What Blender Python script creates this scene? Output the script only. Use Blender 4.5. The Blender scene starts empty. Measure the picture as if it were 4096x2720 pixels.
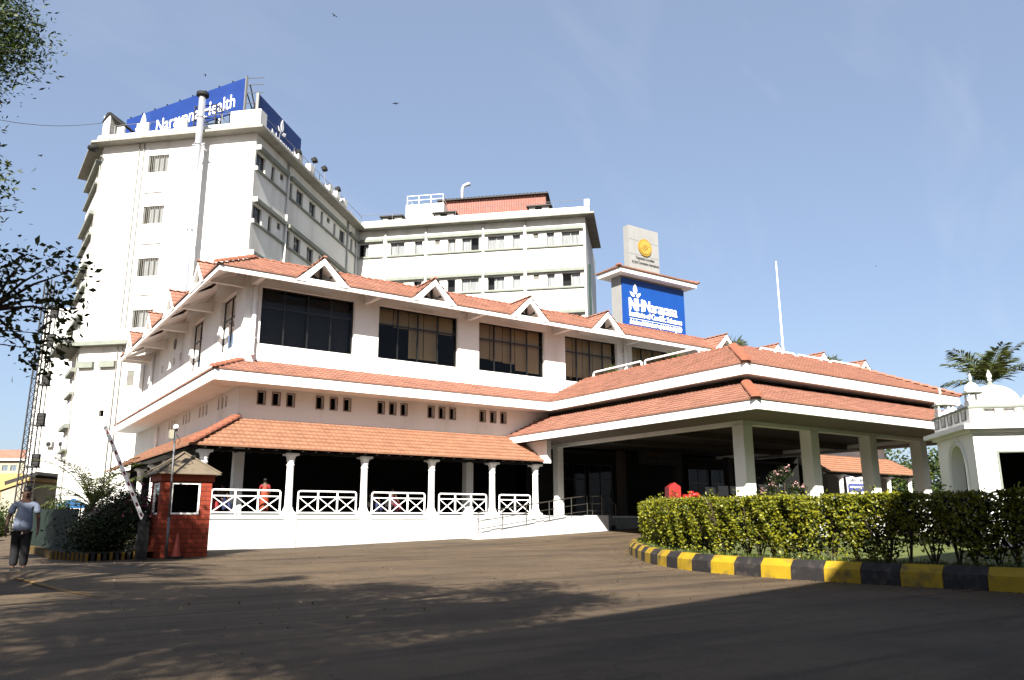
import bpy, math, random
import numpy as np
from mathutils import Vector, Matrix
rnd = random.Random(7)
R = math.radians
SC = bpy.context.scene
COL = SC.collection

# ------------------------------------------------------------------ camera, sky, sun, exposure
cd = bpy.data.cameras.new('camera'); cam = bpy.data.objects.new('camera', cd); COL.objects.link(cam)
cd.lens = 28.03; cd.sensor_width = 36; cd.clip_end = 3000
cam.matrix_world = (Matrix.Translation((0, 0, 1.2)) @ Matrix.Rotation(R(-34.788), 4, 'Z')
                    @ Matrix.Rotation(R(90 + 12.877), 4, 'X') @ Matrix.Rotation(R(-.2412), 4, 'Z'))
SC.camera = cam
TR = Vector((math.sin(R(41)) * math.cos(R(35)), math.cos(R(41)) * math.cos(R(35)), -math.sin(R(35))))  # light travel
world = bpy.data.worlds.new('World'); SC.world = world; world.use_nodes = True
wn = world.node_tree; bg = wn.nodes['Background']
sky = wn.nodes.new('ShaderNodeTexSky'); sky.sky_type = 'NISHITA'; sky.sun_disc = False
sky.sun_elevation = R(35); sky.sun_rotation = math.atan2(-TR.x, -TR.y) % (2 * math.pi)
sky.altitude = 900; sky.air_density = 1.0; sky.dust_density = 4.0; sky.ozone_density = 1.5
_tc = wn.nodes.new('ShaderNodeTexCoord'); _mp = wn.nodes.new('ShaderNodeMapping'); _mp.inputs['Rotation'].default_value = (.5, .35, -.2); _mp.inputs['Scale'].default_value = (1.2, 7, 3.5)
_n = wn.nodes.new('ShaderNodeTexNoise'); _n.inputs['Scale'].default_value = 1.6; _n.inputs['Detail'].default_value = 9; _n.inputs['Distortion'].default_value = .6
_r = wn.nodes.new('ShaderNodeValToRGB'); _r.color_ramp.elements[0].position = .56; _r.color_ramp.elements[1].position = .9; _r.color_ramp.elements[1].color = (.16, .16, .16, 1)
_mx = wn.nodes.new('ShaderNodeMix'); _mx.data_type = 'RGBA'; _mx.inputs[7].default_value = (4.6, 4.8, 5.2, 1)
wn.links.new(_tc.outputs['Generated'], _mp.inputs[0]); wn.links.new(_mp.outputs[0], _n.inputs[0]); wn.links.new(_n.outputs[0], _r.inputs[0])
wn.links.new(_r.outputs[0], _mx.inputs[0]); 
_fl = wn.nodes.new('ShaderNodeMix'); _fl.data_type = 'RGBA'; _fl.inputs[0].default_value = .5; _fl.inputs[7].default_value = (2.25, 2.75, 3.75, 1)   # high thin haze over the clear sky
wn.links.new(sky.outputs[0], _fl.inputs[6]); wn.links.new(_fl.outputs[2], _mx.inputs[6]); wn.links.new(_mx.outputs[2], bg.inputs[0]); bg.inputs[1].default_value = 0.05
sd = bpy.data.lights.new('sun', 'SUN'); sun = bpy.data.objects.new('sun', sd); COL.objects.link(sun)
sd.energy = 5; sd.angle = R(.5); sd.color = (1, .95, .87)
sun.rotation_euler = TR.to_track_quat('-Z', 'Y').to_euler(); sun.location = (-20, -20, 40)
SC.view_settings.view_transform = 'Standard'; SC.view_settings.look = 'None'
SC.view_settings.exposure = 2.0; SC.view_settings.gamma = 1

# ------------------------------------------------------------------ materials
def mat(name, col, rough=.8, var=.12, scale=3., bump=0., bscale=30., metal=0., spec=.3, stain=None, col2=None, coords='Object', stretch=None):
    k_ = {'white_paint': .8, 'tower_plaster': .68, 'plinth_paint': .55, 'pale_curtain': .6}.get(name, .95 if min(col) > .6 else .355)
    col = tuple(c * k_ for c in col); col2 = col2 and tuple(c * k_ for c in col2)
    if stain: stain = (tuple(c * k_ for c in stain[0]), *stain[1:])
    m = bpy.data.materials.new(name); m.use_nodes = True; nt = m.node_tree
    b = nt.nodes['Principled BSDF']; b.inputs['Roughness'].default_value = rough
    b.inputs['Metallic'].default_value = metal; b.inputs['Specular IOR Level'].default_value = spec
    tc = nt.nodes.new('ShaderNodeTexCoord'); src = tc.outputs[coords]
    if stretch:
        mp = nt.nodes.new('ShaderNodeMapping'); mp.inputs['Scale'].default_value = stretch
        nt.links.new(src, mp.inputs[0]); src = mp.outputs[0]
    n = nt.nodes.new('ShaderNodeTexNoise'); n.inputs['Scale'].default_value = scale; n.inputs['Detail'].default_value = 6
    nt.links.new(src, n.inputs[0])
    r = nt.nodes.new('ShaderNodeValToRGB'); c2 = col2 or tuple(c * (1 - var * 2) for c in col)
    r.color_ramp.elements[0].position = .3; r.color_ramp.elements[1].position = .65
    r.color_ramp.elements[0].color = (*c2, 1); r.color_ramp.elements[1].color = (*col, 1)
    nt.links.new(n.outputs[0], r.inputs[0]); out = r.outputs[0]
    if stain:
        scol, amt, ssc, sstr = stain
        n2 = nt.nodes.new('ShaderNodeTexNoise'); n2.inputs['Scale'].default_value = ssc; n2.inputs['Detail'].default_value = 8
        mp2 = nt.nodes.new('ShaderNodeMapping'); mp2.inputs['Scale'].default_value = sstr
        nt.links.new(tc.outputs[coords], mp2.inputs[0]); nt.links.new(mp2.outputs[0], n2.inputs[0])
        r2 = nt.nodes.new('ShaderNodeValToRGB'); r2.color_ramp.elements[0].position = .52; r2.color_ramp.elements[1].position = .78
        r2.color_ramp.elements[0].color = (0, 0, 0, 1); r2.color_ramp.elements[1].color = (amt, amt, amt, 1)
        nt.links.new(n2.outputs[0], r2.inputs[0])
        mx = nt.nodes.new('ShaderNodeMix'); mx.data_type = 'RGBA'
        nt.links.new(r2.outputs[0], mx.inputs[0]); nt.links.new(out, mx.inputs[6]); mx.inputs[7].default_value = (*scol, 1)
        out = mx.outputs[2]
    nt.links.new(out, b.inputs['Base Color'])
    if bump:
        nb = nt.nodes.new('ShaderNodeTexNoise'); nb.inputs['Scale'].default_value = bscale; nb.inputs['Detail'].default_value = 4
        nt.links.new(src, nb.inputs[0])
        bp = nt.nodes.new('ShaderNodeBump'); bp.inputs['Strength'].default_value = bump; bp.inputs['Distance'].default_value = .02
        nt.links.new(nb.outputs[0], bp.inputs['Height']); nt.links.new(bp.outputs[0], b.inputs['Normal'])
    return m

M = {}
M['white'] = mat('white_paint', (.8, .79, .76), .75, .03, .6, .15, 20, stain=((.34, .28, .21), .45, .6, (1, 1, .2)))
M['plinth'] = mat('plinth_paint', (.8, .8, .8), .8, .06, .7, .2, 20, stain=((.4, .34, .28), .5, .9, (1, 1, .4)))
M['tower'] = mat('tower_plaster', (.8, .79, .745), .8, .035, .35, .15, 14, stain=((.3, .26, .19), .5, .4, (1.4, 1.4, .16)))
M['trim'] = mat('white_trim', (.8, .79, .77), .6, .04, 2)
M['eave_paint'] = mat('weathered_eave_paint', (.62, .6, .52), .8, .1, 1.2, stain=((.2, .18, .14), .5, 1.5, (1, 1, 1)))
M['sage'] = mat('sage_paint', (.42, .45, .38), .8, .08, 2)
M['tile'] = mat('clay_tile', (.68, .32, .22), .75, .14, 1.6, .3, 40, stain=((.24, .12, .09), .55, 1.7, (1, 1, 2.5)))
M['tile_pale'] = mat('clay_tile_sunbleached', (.62, .3, .175), .75, .12, 2.2, .3, 40, stain=((.3, .1, .05), .4, 3., (1, 1, 1)))
M['ridge'] = mat('ridge_tile', (.66, .25, .15), .7, .12, 5)
M['ceiling'] = mat('brown_soffit_paint', (.16, .12, .09), .8, .06, 1)
M['dark'] = mat('painted_shade_black', (.018, .016, .015), .9, .1, 2)  # near-black colour standing in for unlit depth behind openings
M['inner'] = mat('canopy_shade_tone', (.1, .08, .065), .8, .1, 1)  # shade painted into the colour of parts deep under the canopy
M['blackframe'] = mat('black_window_frame', (.02, .02, .02), .4, .05, 4, spec=.5)
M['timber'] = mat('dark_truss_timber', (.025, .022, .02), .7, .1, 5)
M['blind'] = mat('beige_blind', (1.0, .72, .38), .8, .08, 2, stretch=(1, 1, 12))
M['curtain'] = mat('pale_curtain', (.55, .55, .54), .8, .25, 1.6, stretch=(7, 7, .25))
M['alu'] = mat('aluminium_frame', (.45, .45, .43), .45, .05, 4, metal=.3)
M['steel'] = mat('galvanised_steel', (.62, .63, .66), .32, .08, 3, metal=.75)
M['stainless'] = mat('stainless_rail', (.35, .33, .3), .3, .1, 5, metal=.8)
M['darksteel'] = mat('dark_steel', (.035, .032, .03), .6, .2, 6)
M['blue'] = mat('sign_blue', (.012, .11, .52), .45, .04, 1.5)
M['bluedark'] = mat('billboard_blue', (.018, .07, .36), .5, .08, 1, stain=((.05, .12, .4), .4, .6, (1, 1, .3)))
M['letter'] = mat('white_lettering', (.82, .82, .82), .5, .02, 4)
M['black'] = mat('black_lettering', (.03, .03, .03), .6, .05, 4)
M['clad'] = mat('grey_cladding', (.56, .56, .54), .5, .05, 1.2)
M['gold'] = mat('gold_seal', (.8, .5, .07), .4, .08, 6, metal=.2)
M['redmetal'] = mat('red_corrugated_metal', (.5, .19, .14), .55, .1, 2)
M['redpaint'] = mat('red_enamel', (.62, .02, .015), .4, .1, 5)
M['yellow'] = mat('yellow_kerb_paint', (.78, .5, .012), .7, .12, 3, .3, 30, stain=((.16, .12, .06), .95, 3.5, (1, 1, 1)))
M['kerbblack'] = mat('black_kerb_paint', (.035, .03, .03), .7, .15, 4, .3, 30, stain=((.17, .13, .1), .8, 5, (1, 1, 1)))
M['concrete'] = mat('concrete', (.33, .3, .27), .9, .12, 2, .3, 30)
M['granite'] = mat('dark_granite', (.035, .04, .038), .25, .4, 12, spec=.5)
M['soil'] = mat('soil', (.09, .06, .035), .95, .25, 3, .6, 12)
M['lawn'] = mat('lawn', (.2, .24, .045), .95, .25, 1.4, .6, 30, col2=(.12, .15, .03))
M['bark'] = mat('bark', (.09, .065, .045), .95, .3, 5, .6, 15)
M['twig'] = mat('hedge_stem', (.12, .085, .06), .9, .3, 8)
M['pole'] = mat('grey_pole', (.3, .3, .31), .5, .15, 4, metal=.4)
M['cone'] = mat('traffic_cone_plastic', (.75, .12, .07), .5, .1, 4)
M['rubber'] = mat('black_rubber', (.02, .02, .02), .8, .1, 4)
M['boothroof'] = mat('booth_roof_sheet', (.34, .27, .18), .7, .15, 3, stain=((.15, .1, .07), .5, 3, (1, 1, 1)))
M['greensheet'] = mat('green_sheet', (.022, .04, .03), .6, .2, 2)
M['bluetarp'] = mat('blue_tarp', (.03, .22, .6), .5, .1, 3)
M['skin'] = mat('skin', (.16, .075, .045), .6, .08, 8)
M['shirt'] = mat('light_blue_shirt', (.42, .5, .68), .8, .1, 6, .4, 20)
M['trouser'] = mat('dark_trousers', (.02, .02, .025), .85, .1, 6)
M['hair'] = mat('black_hair', (.01, .009, .008), .6, .1, 20)
M['sari'] = mat('orange_sari', (.55, .1, .025), .7, .3, 14, col2=(.35, .04, .02))
M['redcloth'] = mat('red_cloth', (.45, .02, .03), .7, .1, 8)
M['bluecloth'] = mat('blue_cloth', (.02, .03, .12), .7, .1, 8)
M['pinkcloth'] = mat('pink_cloth', (.2, .02, .05), .7, .1, 8)
M['housecream'] = mat('cream_wall', (.6, .55, .42), .8, .05, 1)
M['houseyellow'] = mat('yellow_wall', (.75, .52, .2), .8, .05, 1)
M['banner'] = mat('white_banner_cloth', (.7, .7, .74), .7, .04, 2)
M['petal'] = mat('pink_petal', (.8, .45, .42), .6, .1, 8)
M['magenta'] = mat('magenta_bract', (.35, .04, .16), .6, .2, 8)
M['bird'] = mat('bird_feather', (.05, .045, .04), .8, .1, 8)

def leafmat(name, c1, c2, trans=.35, rough=.5):
    c1 = tuple(c * .37 for c in c1); c2 = tuple(c * .37 for c in c2)
    m = bpy.data.materials.new(name); m.use_nodes = True; nt = m.node_tree
    b = nt.nodes['Principled BSDF']; out = nt.nodes['Material Output']
    g = nt.nodes.new('ShaderNodeNewGeometry'); r = nt.nodes.new('ShaderNodeValToRGB')
    r.color_ramp.elements[0].color = (*c1, 1); r.color_ramp.elements[1].color = (*c2, 1)
    nt.links.new(g.outputs['Random Per Island'], r.inputs[0]); nt.links.new(r.outputs[0], b.inputs['Base Color'])
    b.inputs['Roughness'].default_value = rough; b.inputs['Specular IOR Level'].default_value = .3
    t = nt.nodes.new('ShaderNodeBsdfTranslucent'); nt.links.new(r.outputs[0], t.inputs[0])
    mx = nt.nodes.new('ShaderNodeMixShader'); mx.inputs[0].default_value = trans
    nt.links.new(b.outputs[0], mx.inputs[1]); nt.links.new(t.outputs[0], mx.inputs[2]); nt.links.new(mx.outputs[0], out.inputs[0])
    return m
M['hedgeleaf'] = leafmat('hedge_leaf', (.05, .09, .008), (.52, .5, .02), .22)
M['neem'] = leafmat('neem_leaf', (.03, .06, .012), (.1, .15, .02), .3)
M['broad'] = leafmat('broad_leaf', (.03, .05, .012), (.13, .14, .025), .3)
M['palmleaf'] = leafmat('palm_leaf', (.05, .09, .02), (.24, .26, .06), .3)
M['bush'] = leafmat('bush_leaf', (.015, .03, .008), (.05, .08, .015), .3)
M['farleaf'] = leafmat('far_tree_leaf', (.03, .07, .012), (.14, .19, .03), .3)
M['grass'] = leafmat('grass_blade', (.08, .12, .02), (.22, .28, .05), .4)

def glass(name, tint, trans):
    m = bpy.data.materials.new(name); m.use_nodes = True; nt = m.node_tree
    nt.nodes.remove(nt.nodes['Principled BSDF']); out = nt.nodes['Material Output']
    t = nt.nodes.new('ShaderNodeBsdfTransparent'); t.inputs[0].default_value = (*tint, 1)
    g = nt.nodes.new('ShaderNodeBsdfGlossy'); g.inputs['Roughness'].default_value = .04
    f = nt.nodes.new('ShaderNodeFresnel'); f.inputs[0].default_value = 1.28
    tc = nt.nodes.new('ShaderNodeTexCoord'); n = nt.nodes.new('ShaderNodeTexNoise'); n.inputs['Scale'].default_value = .8
    nt.links.new(tc.outputs['Object'], n.inputs[0])
    bp = nt.nodes.new('ShaderNodeBump'); bp.inputs['Strength'].default_value = .05; nt.links.new(n.outputs[0], bp.inputs['Height'])
    nt.links.new(bp.outputs[0], g.inputs['Normal'])
    mx = nt.nodes.new('ShaderNodeMixShader'); nt.links.new(f.outputs[0], mx.inputs[0])
    nt.links.new(t.outputs[0], mx.inputs[1]); nt.links.new(g.outputs[0], mx.inputs[2]); nt.links.new(mx.outputs[0], out.inputs[0])
    return m
M['glass'] = glass('tinted_glass', (.9, .9, .9), 0)
M['clearglass'] = glass('window_glass', (.8, .82, .84), 0)

def brickmat(name, c1, c2, mortar, sc):
    c1, c2, mortar = [tuple(c * .36 for c in q) for q in (c1, c2, mortar)]; m = mat(name, c1, .8, .1, 3); nt = m.node_tree; b = nt.nodes['Principled BSDF']
    tc = nt.nodes.new('ShaderNodeTexCoord'); sp = nt.nodes.new('ShaderNodeSeparateXYZ'); cb = nt.nodes.new('ShaderNodeCombineXYZ')
    ad = nt.nodes.new('ShaderNodeMath'); ad.operation = 'ADD'
    nt.links.new(tc.outputs['Object'], sp.inputs[0]); nt.links.new(sp.outputs[0], ad.inputs[0]); nt.links.new(sp.outputs[1], ad.inputs[1])
    nt.links.new(ad.outputs[0], cb.inputs[0]); nt.links.new(sp.outputs[2], cb.inputs[1])
    br = nt.nodes.new('ShaderNodeTexBrick'); br.inputs['Scale'].default_value = sc
    br.inputs['Color1'].default_value = (*c1, 1); br.inputs['Color2'].default_value = (*c2, 1); br.inputs['Mortar'].default_value = (*mortar, 1)
    br.inputs['Mortar Size'].default_value = .012; br.inputs['Brick Width'].default_value = .36; br.inputs['Row Height'].default_value = .155
    nt.links.new(cb.outputs[0], br.inputs[0]); nt.links.new(br.outputs[0], b.inputs['Base Color'])
    bp = nt.nodes.new('ShaderNodeBump'); bp.inputs['Strength'].default_value = .4; bp.inputs['Distance'].default_value = .02; bp.invert = True
    nt.links.new(br.outputs['Fac'], bp.inputs['Height']); nt.links.new(bp.outputs[0], b.inputs['Normal'])
    return m
M['brick'] = brickmat('red_painted_brick', (.5, .075, .028), (.4, .055, .02), (.17, .03, .012), 1.0)

# asphalt: patches, grit, darker curved tyre streaks
def asphalt():
    m = bpy.data.materials.new('asphalt'); m.use_nodes = True; nt = m.node_tree; b = nt.nodes['Principled BSDF']
    tc = nt.nodes.new('ShaderNodeTexCoord')
    def noise(s, d=6, st=None, w=0.):
        n = nt.nodes.new('ShaderNodeTexNoise'); n.inputs['Scale'].default_value = s; n.inputs['Detail'].default_value = d
        n.inputs['Distortion'].default_value = w
        if st:
            mp = nt.nodes.new('ShaderNodeMapping'); mp.inputs['Scale'].default_value = st; mp.inputs['Rotation'].default_value = (0, 0, R(38))
            nt.links.new(tc.outputs['Object'], mp.inputs[0]); nt.links.new(mp.outputs[0], n.inputs[0])
        else: nt.links.new(tc.outputs['Object'], n.inputs[0])
        return n
    def ramp(n, p0, c0, p1, c1):
        r = nt.nodes.new('ShaderNodeValToRGB'); r.color_ramp.elements[0].position = p0; r.color_ramp.elements[1].position = p1
        r.color_ramp.elements[0].color = c0; r.color_ramp.elements[1].color = c1; nt.links.new(n.outputs[0], r.inputs[0]); return r
    def mul(a, c, f=1.):
        x = nt.nodes.new('ShaderNodeMix'); x.data_type = 'RGBA'; x.blend_type = 'MULTIPLY'; x.inputs[0].default_value = f
        nt.links.new(a, x.inputs[6]); nt.links.new(c, x.inputs[7]); return x.outputs[2]
    base = ramp(noise(.35, 8), .3, (.052, .036, .0205, 1), .7, (.09, .062, .036, 1))
    grit = ramp(noise(70, 3), .35, (.45, .45, .45, 1), .7, (1.5, 1.5, 1.5, 1))
    pat = ramp(noise(3.5, 6), .3, (.85, .85, .85, 1), .6, (1.05, 1.05, 1.05, 1))
    st = ramp(noise(1.0, 5, (.12, 1.6, 1), .8), .36, (.55, .52, .5, 1), .52, (1, 1, 1, 1))
    o = mul(mul(mul(base.outputs[0], grit.outputs[0]), pat.outputs[0]), st.outputs[0])
    vo = nt.nodes.new('ShaderNodeTexVoronoi'); vo.feature = 'DISTANCE_TO_EDGE'; vo.inputs['Scale'].default_value = .22
    wp = nt.nodes.new('ShaderNodeVectorMath'); wp.operation = 'ADD'; wn_ = noise(1.3, 6); sc_n = nt.nodes.new('ShaderNodeVectorMath'); sc_n.operation = 'SCALE'; sc_n.inputs['Scale'].default_value = 2.2
    nt.links.new(wn_.outputs[1], sc_n.inputs[0]); nt.links.new(sc_n.outputs[0], wp.inputs[0]); nt.links.new(tc.outputs['Object'], wp.inputs[1]); nt.links.new(wp.outputs[0], vo.inputs['Vector'])
    cr = nt.nodes.new('ShaderNodeValToRGB'); cr.color_ramp.elements[0].position = .0; cr.color_ramp.elements[0].color = (.45, .43, .4, 1); cr.color_ramp.elements[1].position = .006; cr.color_ramp.elements[1].color = (1, 1, 1, 1)
    nt.links.new(vo.outputs['Distance'], cr.inputs[0]); o = mul(o, cr.outputs[0], .8)
    oil = ramp(noise(.9, 3), .62, (1, 1, 1, 1), .74, (.6, .58, .56, 1)); o = mul(o, oil.outputs[0])
    nt.links.new(o, b.inputs['Base Color']); b.inputs['Roughness'].default_value = .85; b.inputs['Specular IOR Level'].default_value = .25
    bp = nt.nodes.new('ShaderNodeBump'); bp.inputs['Strength'].default_value = .5; bp.inputs['Distance'].default_value = .01
    nb = noise(60, 3); nt.links.new(nb.outputs[0], bp.inputs['Height']); nt.links.new(bp.outputs[0], b.inputs['Normal'])
    return m
M['asphalt'] = asphalt()

# ------------------------------------------------------------------ objects
def put(o, parent=None):
    COL.objects.link(o)
    if parent is not None: o.parent = parent
    return o
def tag(o, label=None, cat=None, group=None, kind=None):
    if label: o['label'] = label
    if cat: o['category'] = cat
    if group: o['group'] = group
    if kind: o['kind'] = kind
    return o
I4 = Matrix.Identity(4)
def thing(name, label, cat, loc, group=None, frame=I4):
    """Empty at the thing's base; frame = rotated drawing frame in which its parts' vertices are given."""
    o = bpy.data.objects.new(name, None); o.empty_display_size = .3
    o.matrix_world = frame @ Matrix.Translation(loc); put(o); tag(o, label, cat, group)
    o_m[o.name] = (frame @ Matrix.Translation(loc), frame)
    return o
o_m = {}
class MB:
    def __init__(s): s.v = []; s.f = []; s.mi = []; s.k = 0
    def add(s, vs, fs):
        n = len(s.v); s.v += [tuple(v) for v in vs]; s.f += [tuple(i + n for i in f) for f in fs]; s.mi += [s.k] * len(fs); return s
    def quad(s, a, b, c, d): return s.add([a, b, c, d], [(0, 1, 2, 3)])
    def hexa(s, p): return s.add(p, [(0, 3, 2, 1), (4, 5, 6, 7), (0, 1, 5, 4), (1, 2, 6, 5), (2, 3, 7, 6), (3, 0, 4, 7)])
    def box(s, x0, x1, y0, y1, z0, z1, P=None):
        p = [(x0, y0, z0), (x1, y0, z0), (x1, y1, z0), (x0, y1, z0), (x0, y0, z1), (x1, y0, z1), (x1, y1, z1), (x0, y1, z1)]
        return s.hexa([P(*q) for q in p] if P else p)
    def prism(s, poly, off):
        n = len(poly); off = Vector(off); a = [Vector(p) for p in poly]; b = [p + off for p in a]
        return s.add(a + b, [tuple(range(n))[::-1], tuple(range(n, 2 * n))] + [(i, (i + 1) % n, n + (i + 1) % n, n + i) for i in range(n)])
    def tube(s, pts, r, n=8, caps=True):
        pts = [Vector(p) for p in pts]; rr = r if isinstance(r, (list, tuple)) else [r] * len(pts)
        rings = []; up0 = None
        for i, p in enumerate(pts):
            t = (pts[min(i + 1, len(pts) - 1)] - pts[max(i - 1, 0)]).normalized()
            if up0 is None: up0 = Vector((0, 0, 1)) if abs(t.z) < .9 else Vector((1, 0, 0))
            u = t.cross(up0).normalized(); w = u.cross(t).normalized(); up0 = w
            rings += [p + (u * math.cos(2 * math.pi * k / n) + w * math.sin(2 * math.pi * k / n)) * rr[i] for k in range(n)]
        m = len(pts); fs = [(i * n + k, i * n + (k + 1) % n, (i + 1) * n + (k + 1) % n, (i + 1) * n + k) for i in range(m - 1) for k in range(n)]
        if caps: fs += [tuple(range(n))[::-1], tuple(range((m - 1) * n, m * n))]
        return s.add(rings, fs)
    def bar(s, a, b, w, h=None):
        """square bar between two points"""
        h = h or w; a = Vector(a); b = Vector(b); t = (b - a).normalized()
        up = Vector((0, 0, 1)) if abs(t.z) < .95 else Vector((0, 1, 0))
        u = t.cross(up).normalized() * w / 2; v = u.cross(t).normalized() * h / 2
        return s.hexa([a - u - v, a + u - v, a + u + v, a - u + v, b - u - v, b + u - v, b + u + v, b - u + v])
    def lathe(s, c, prof, n=16, a0=0., a1=2 * math.pi):
        full = abs(a1 - a0 - 2 * math.pi) < 1e-6; m = n if full else n + 1; vs = []
        for r, z in prof:
            for k in range(m):
                a = a0 + (a1 - a0) * k / n; vs.append((c[0] + r * math.cos(a), c[1] + r * math.sin(a), c[2] + z))
        fs = [(i * m + k, i * m + (k + 1) % m, (i + 1) * m + (k + 1) % m, (i + 1) * m + k) for i in range(len(prof) - 1) for k in range(n)]
        return s.add(vs, fs)
    def build(s, name, m, parent=None, smooth=False, world=True, fast=False):
        me = bpy.data.meshes.new(name)
        vs = s.v
        if parent is not None and world:
            mw, fr = o_m[parent['_k']] if '_k' in parent else o_m[parent.name]
            T = mw.inverted() @ fr; vs = [T @ Vector(v) for v in vs]
        me.from_pydata([tuple(v) for v in vs], [], s.f)
        for x in (m if isinstance(m, (list, tuple)) else [m]): me.materials.append(M[x] if isinstance(x, str) else x)
        if max(s.mi, default=0): me.polygons.foreach_set('material_index', s.mi)
        if smooth: me.polygons.foreach_set('use_smooth', [True] * len(me.polygons))
        o = bpy.data.objects.new(name, me); put(o, parent)
        if parent is not None: o_m[o.name] = o_m[parent.name]   # identity local transform: same frame as its parent
        return o
def single(mb, name, m, label, cat, loc, group=None, smooth=False, frame=I4):
    """a top-level thing that is one mesh, with its origin at loc"""
    T = Matrix.Translation([-c for c in loc]); mb.v = [tuple(T @ Vector(v)) for v in mb.v]
    o = mb.build(name, m, None, smooth); o.matrix_world = frame @ Matrix.Translation(loc)
    return tag(o, label, cat, group)
def struct(mb, name, m, smooth=False): return tag(mb.build(name, m, None, smooth), kind='structure')

# ------------------------------------------------------------------ wall with openings, windows
Px = lambda y: (lambda u, d, z: (u, y + d, z))            # wall along x facing -y
Pxl = lambda x: (lambda u, d, z: (x + d, u, z))           # wall along y facing -x
Pxr = lambda x: (lambda u, d, z: (x - d, u, z))           # wall along y facing +x
def wall(mb, P, u0, u1, z0, z1, holes=(), depth=.25):
    us = sorted({u0, u1, *[h[0] for h in holes], *[h[1] for h in holes]}); zs = sorted({z0, z1, *[h[2] for h in holes], *[h[3] for h in holes]})
    us = [u for u in us if u0 <= u <= u1]; zs = [z for z in zs if z0 <= z <= z1]
    for i in range(len(us) - 1):
        run = None
        for j in range(len(zs) - 1):
            cu, cz = (us[i] + us[i + 1]) / 2, (zs[j] + zs[j + 1]) / 2
            solid = not any(h[0] < cu < h[1] and h[2] < cz < h[3] for h in holes)
            if solid and run is None: run = zs[j]
            if run is not None and (not solid or j == len(zs) - 2):
                top = zs[j + 1] if solid else zs[j]
                mb.quad(P(us[i], 0, run), P(us[i + 1], 0, run), P(us[i + 1], 0, top), P(us[i], 0, top)); run = None
    for a, b, c, d in [h[:4] for h in holes]:
        for p, q in (((a, c), (b, c)), ((b, c), (b, d)), ((b, d), (a, d)), ((a, d), (a, c))):
            mb.quad(P(p[0], 0, p[1]), P(q[0], 0, q[1]), P(q[0], depth, q[1]), P(p[0], depth, p[1]))
def window(root, P, u0, u1, z0, z1, d=.18, cols=1, trans=(), fw=.06, fm='blackframe', gm='glass', back=None, bd=.35):
    f = MB(); g = .004
    f.box(u0 + g, u0 + fw, d, d + .07, z0 + g, z1 - g, P); f.box(u1 - fw, u1 - g, d, d + .07, z0 + g, z1 - g, P)
    f.box(u0 + fw, u1 - fw, d, d + .07, z0 + g, z0 + fw, P); f.box(u0 + fw, u1 - fw, d, d + .07, z1 - fw, z1 - g, P)
    for i in range(1, cols):
        c = u0 + (u1 - u0) * i / cols; f.box(c - fw * .5, c + fw * .5, d - .004, d + .066, z0 + fw, z1 - fw, P)
    for t in trans: f.box(u0 + fw, u1 - fw, d + .003, d + .06, t - fw * .5, t + fw * .5, P)
    fr = f.build('window', fm, root)
    p = MB(); p.quad(P(u0 + fw, d + .03, z0 + fw), P(u1 - fw, d + .03, z0 + fw), P(u1 - fw, d + .03, z1 - fw), P(u0 + fw, d + .03, z1 - fw))
    p.build('pane', gm, fr)
    return fr

# ------------------------------------------------------------------ clay tile roofs
def tiles(mb, O, U, V, slope, ub, vmax, holes=None, course=.31, pitch=.24, v0=0.):
    """courses of clay tiles; O eave origin, U along the eave, V horizontal uphill; ub(v)->(u0,u1)"""
    O = Vector(O); U = Vector(U); V = Vector(V); Zv = Vector((0, 0, 1)); n = math.ceil((vmax - v0) / course)
    prof = (0, .9, 1, .55)
    for k in range(n):
        va = v0 + k * course; vb = min(vmax, va + course)
        if vb - va < .02: continue
        ra, rb = ub(va), ub(vb); segs = [(ra[0], ra[1], rb[0], rb[1])]
        if holes:
            for hc, hw in holes:
                wa, wb = hw(va), hw(vb); ns = []
                if wa <= 0 and wb <= 0: continue
                wa = max(wa, 0); wb = max(wb, 0)
                for s in segs:
                    if s[0] < hc < s[1]: ns += [(s[0], hc - wa, s[2], hc - wb), (hc + wa, s[1], hc + wb, s[3])]
                    else: ns.append(s)
                segs = ns
        for a0, a1, b0, b1 in segs:
            lo, hi = min(a0, b0), max(a1, b1)
            if hi - lo < .05: continue
            i0 = math.floor(lo / pitch * 4); i1 = math.ceil(hi / pitch * 4)
            A = []; B = []; C = []
            for i in range(i0, i1 + 1):
                u = i * pitch / 4; h = prof[i % 4] * .024; jit = .006 * math.sin(i * 12.9 + k * 7.7)
                ua = min(max(u, a0), a1); uB = min(max(u, b0), b1)
                base = O + U * ua + V * va + Zv * (slope * va)
                A.append(base + Zv * (h + .055 + jit) - V * .02); B.append(O + U * uB + V * vb + Zv * (slope * vb + h * .7))
                C.append(base + Zv * (-.01))
            m = len(A)
            mb.add(A + B + C, [(i, i + 1, m + i + 1, m + i) for i in range(m - 1)] + [(2 * m + i, 2 * m + i + 1, i + 1, i) for i in range(m - 1)])
def ridge(mb, a, b, r=.15, step=.38):
    a = Vector(a); b = Vector(b); L = (b - a).length; n = max(1, round(L / step)); t = (b - a) / n; d = t.normalized()
    side = d.cross(Vector((0, 0, 1))).normalized(); up = side.cross(d)
    for i in range(n):
        p = a + t * i; q = p + t * 1.08; vs = []
        for c, rr, lift in ((p, r * 1.12, .03), (q, r * .9, -.01)):
            for k in range(7):
                an = math.pi * k / 6; vs.append(c + side * math.cos(an) * rr + up * (math.sin(an) * rr * .75 + lift))
        mb.add(vs, [(k, k + 1, 8 + k, 7 + k) for k in range(6)] + [(0, 1, 2, 3, 4, 5, 6)])

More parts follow.
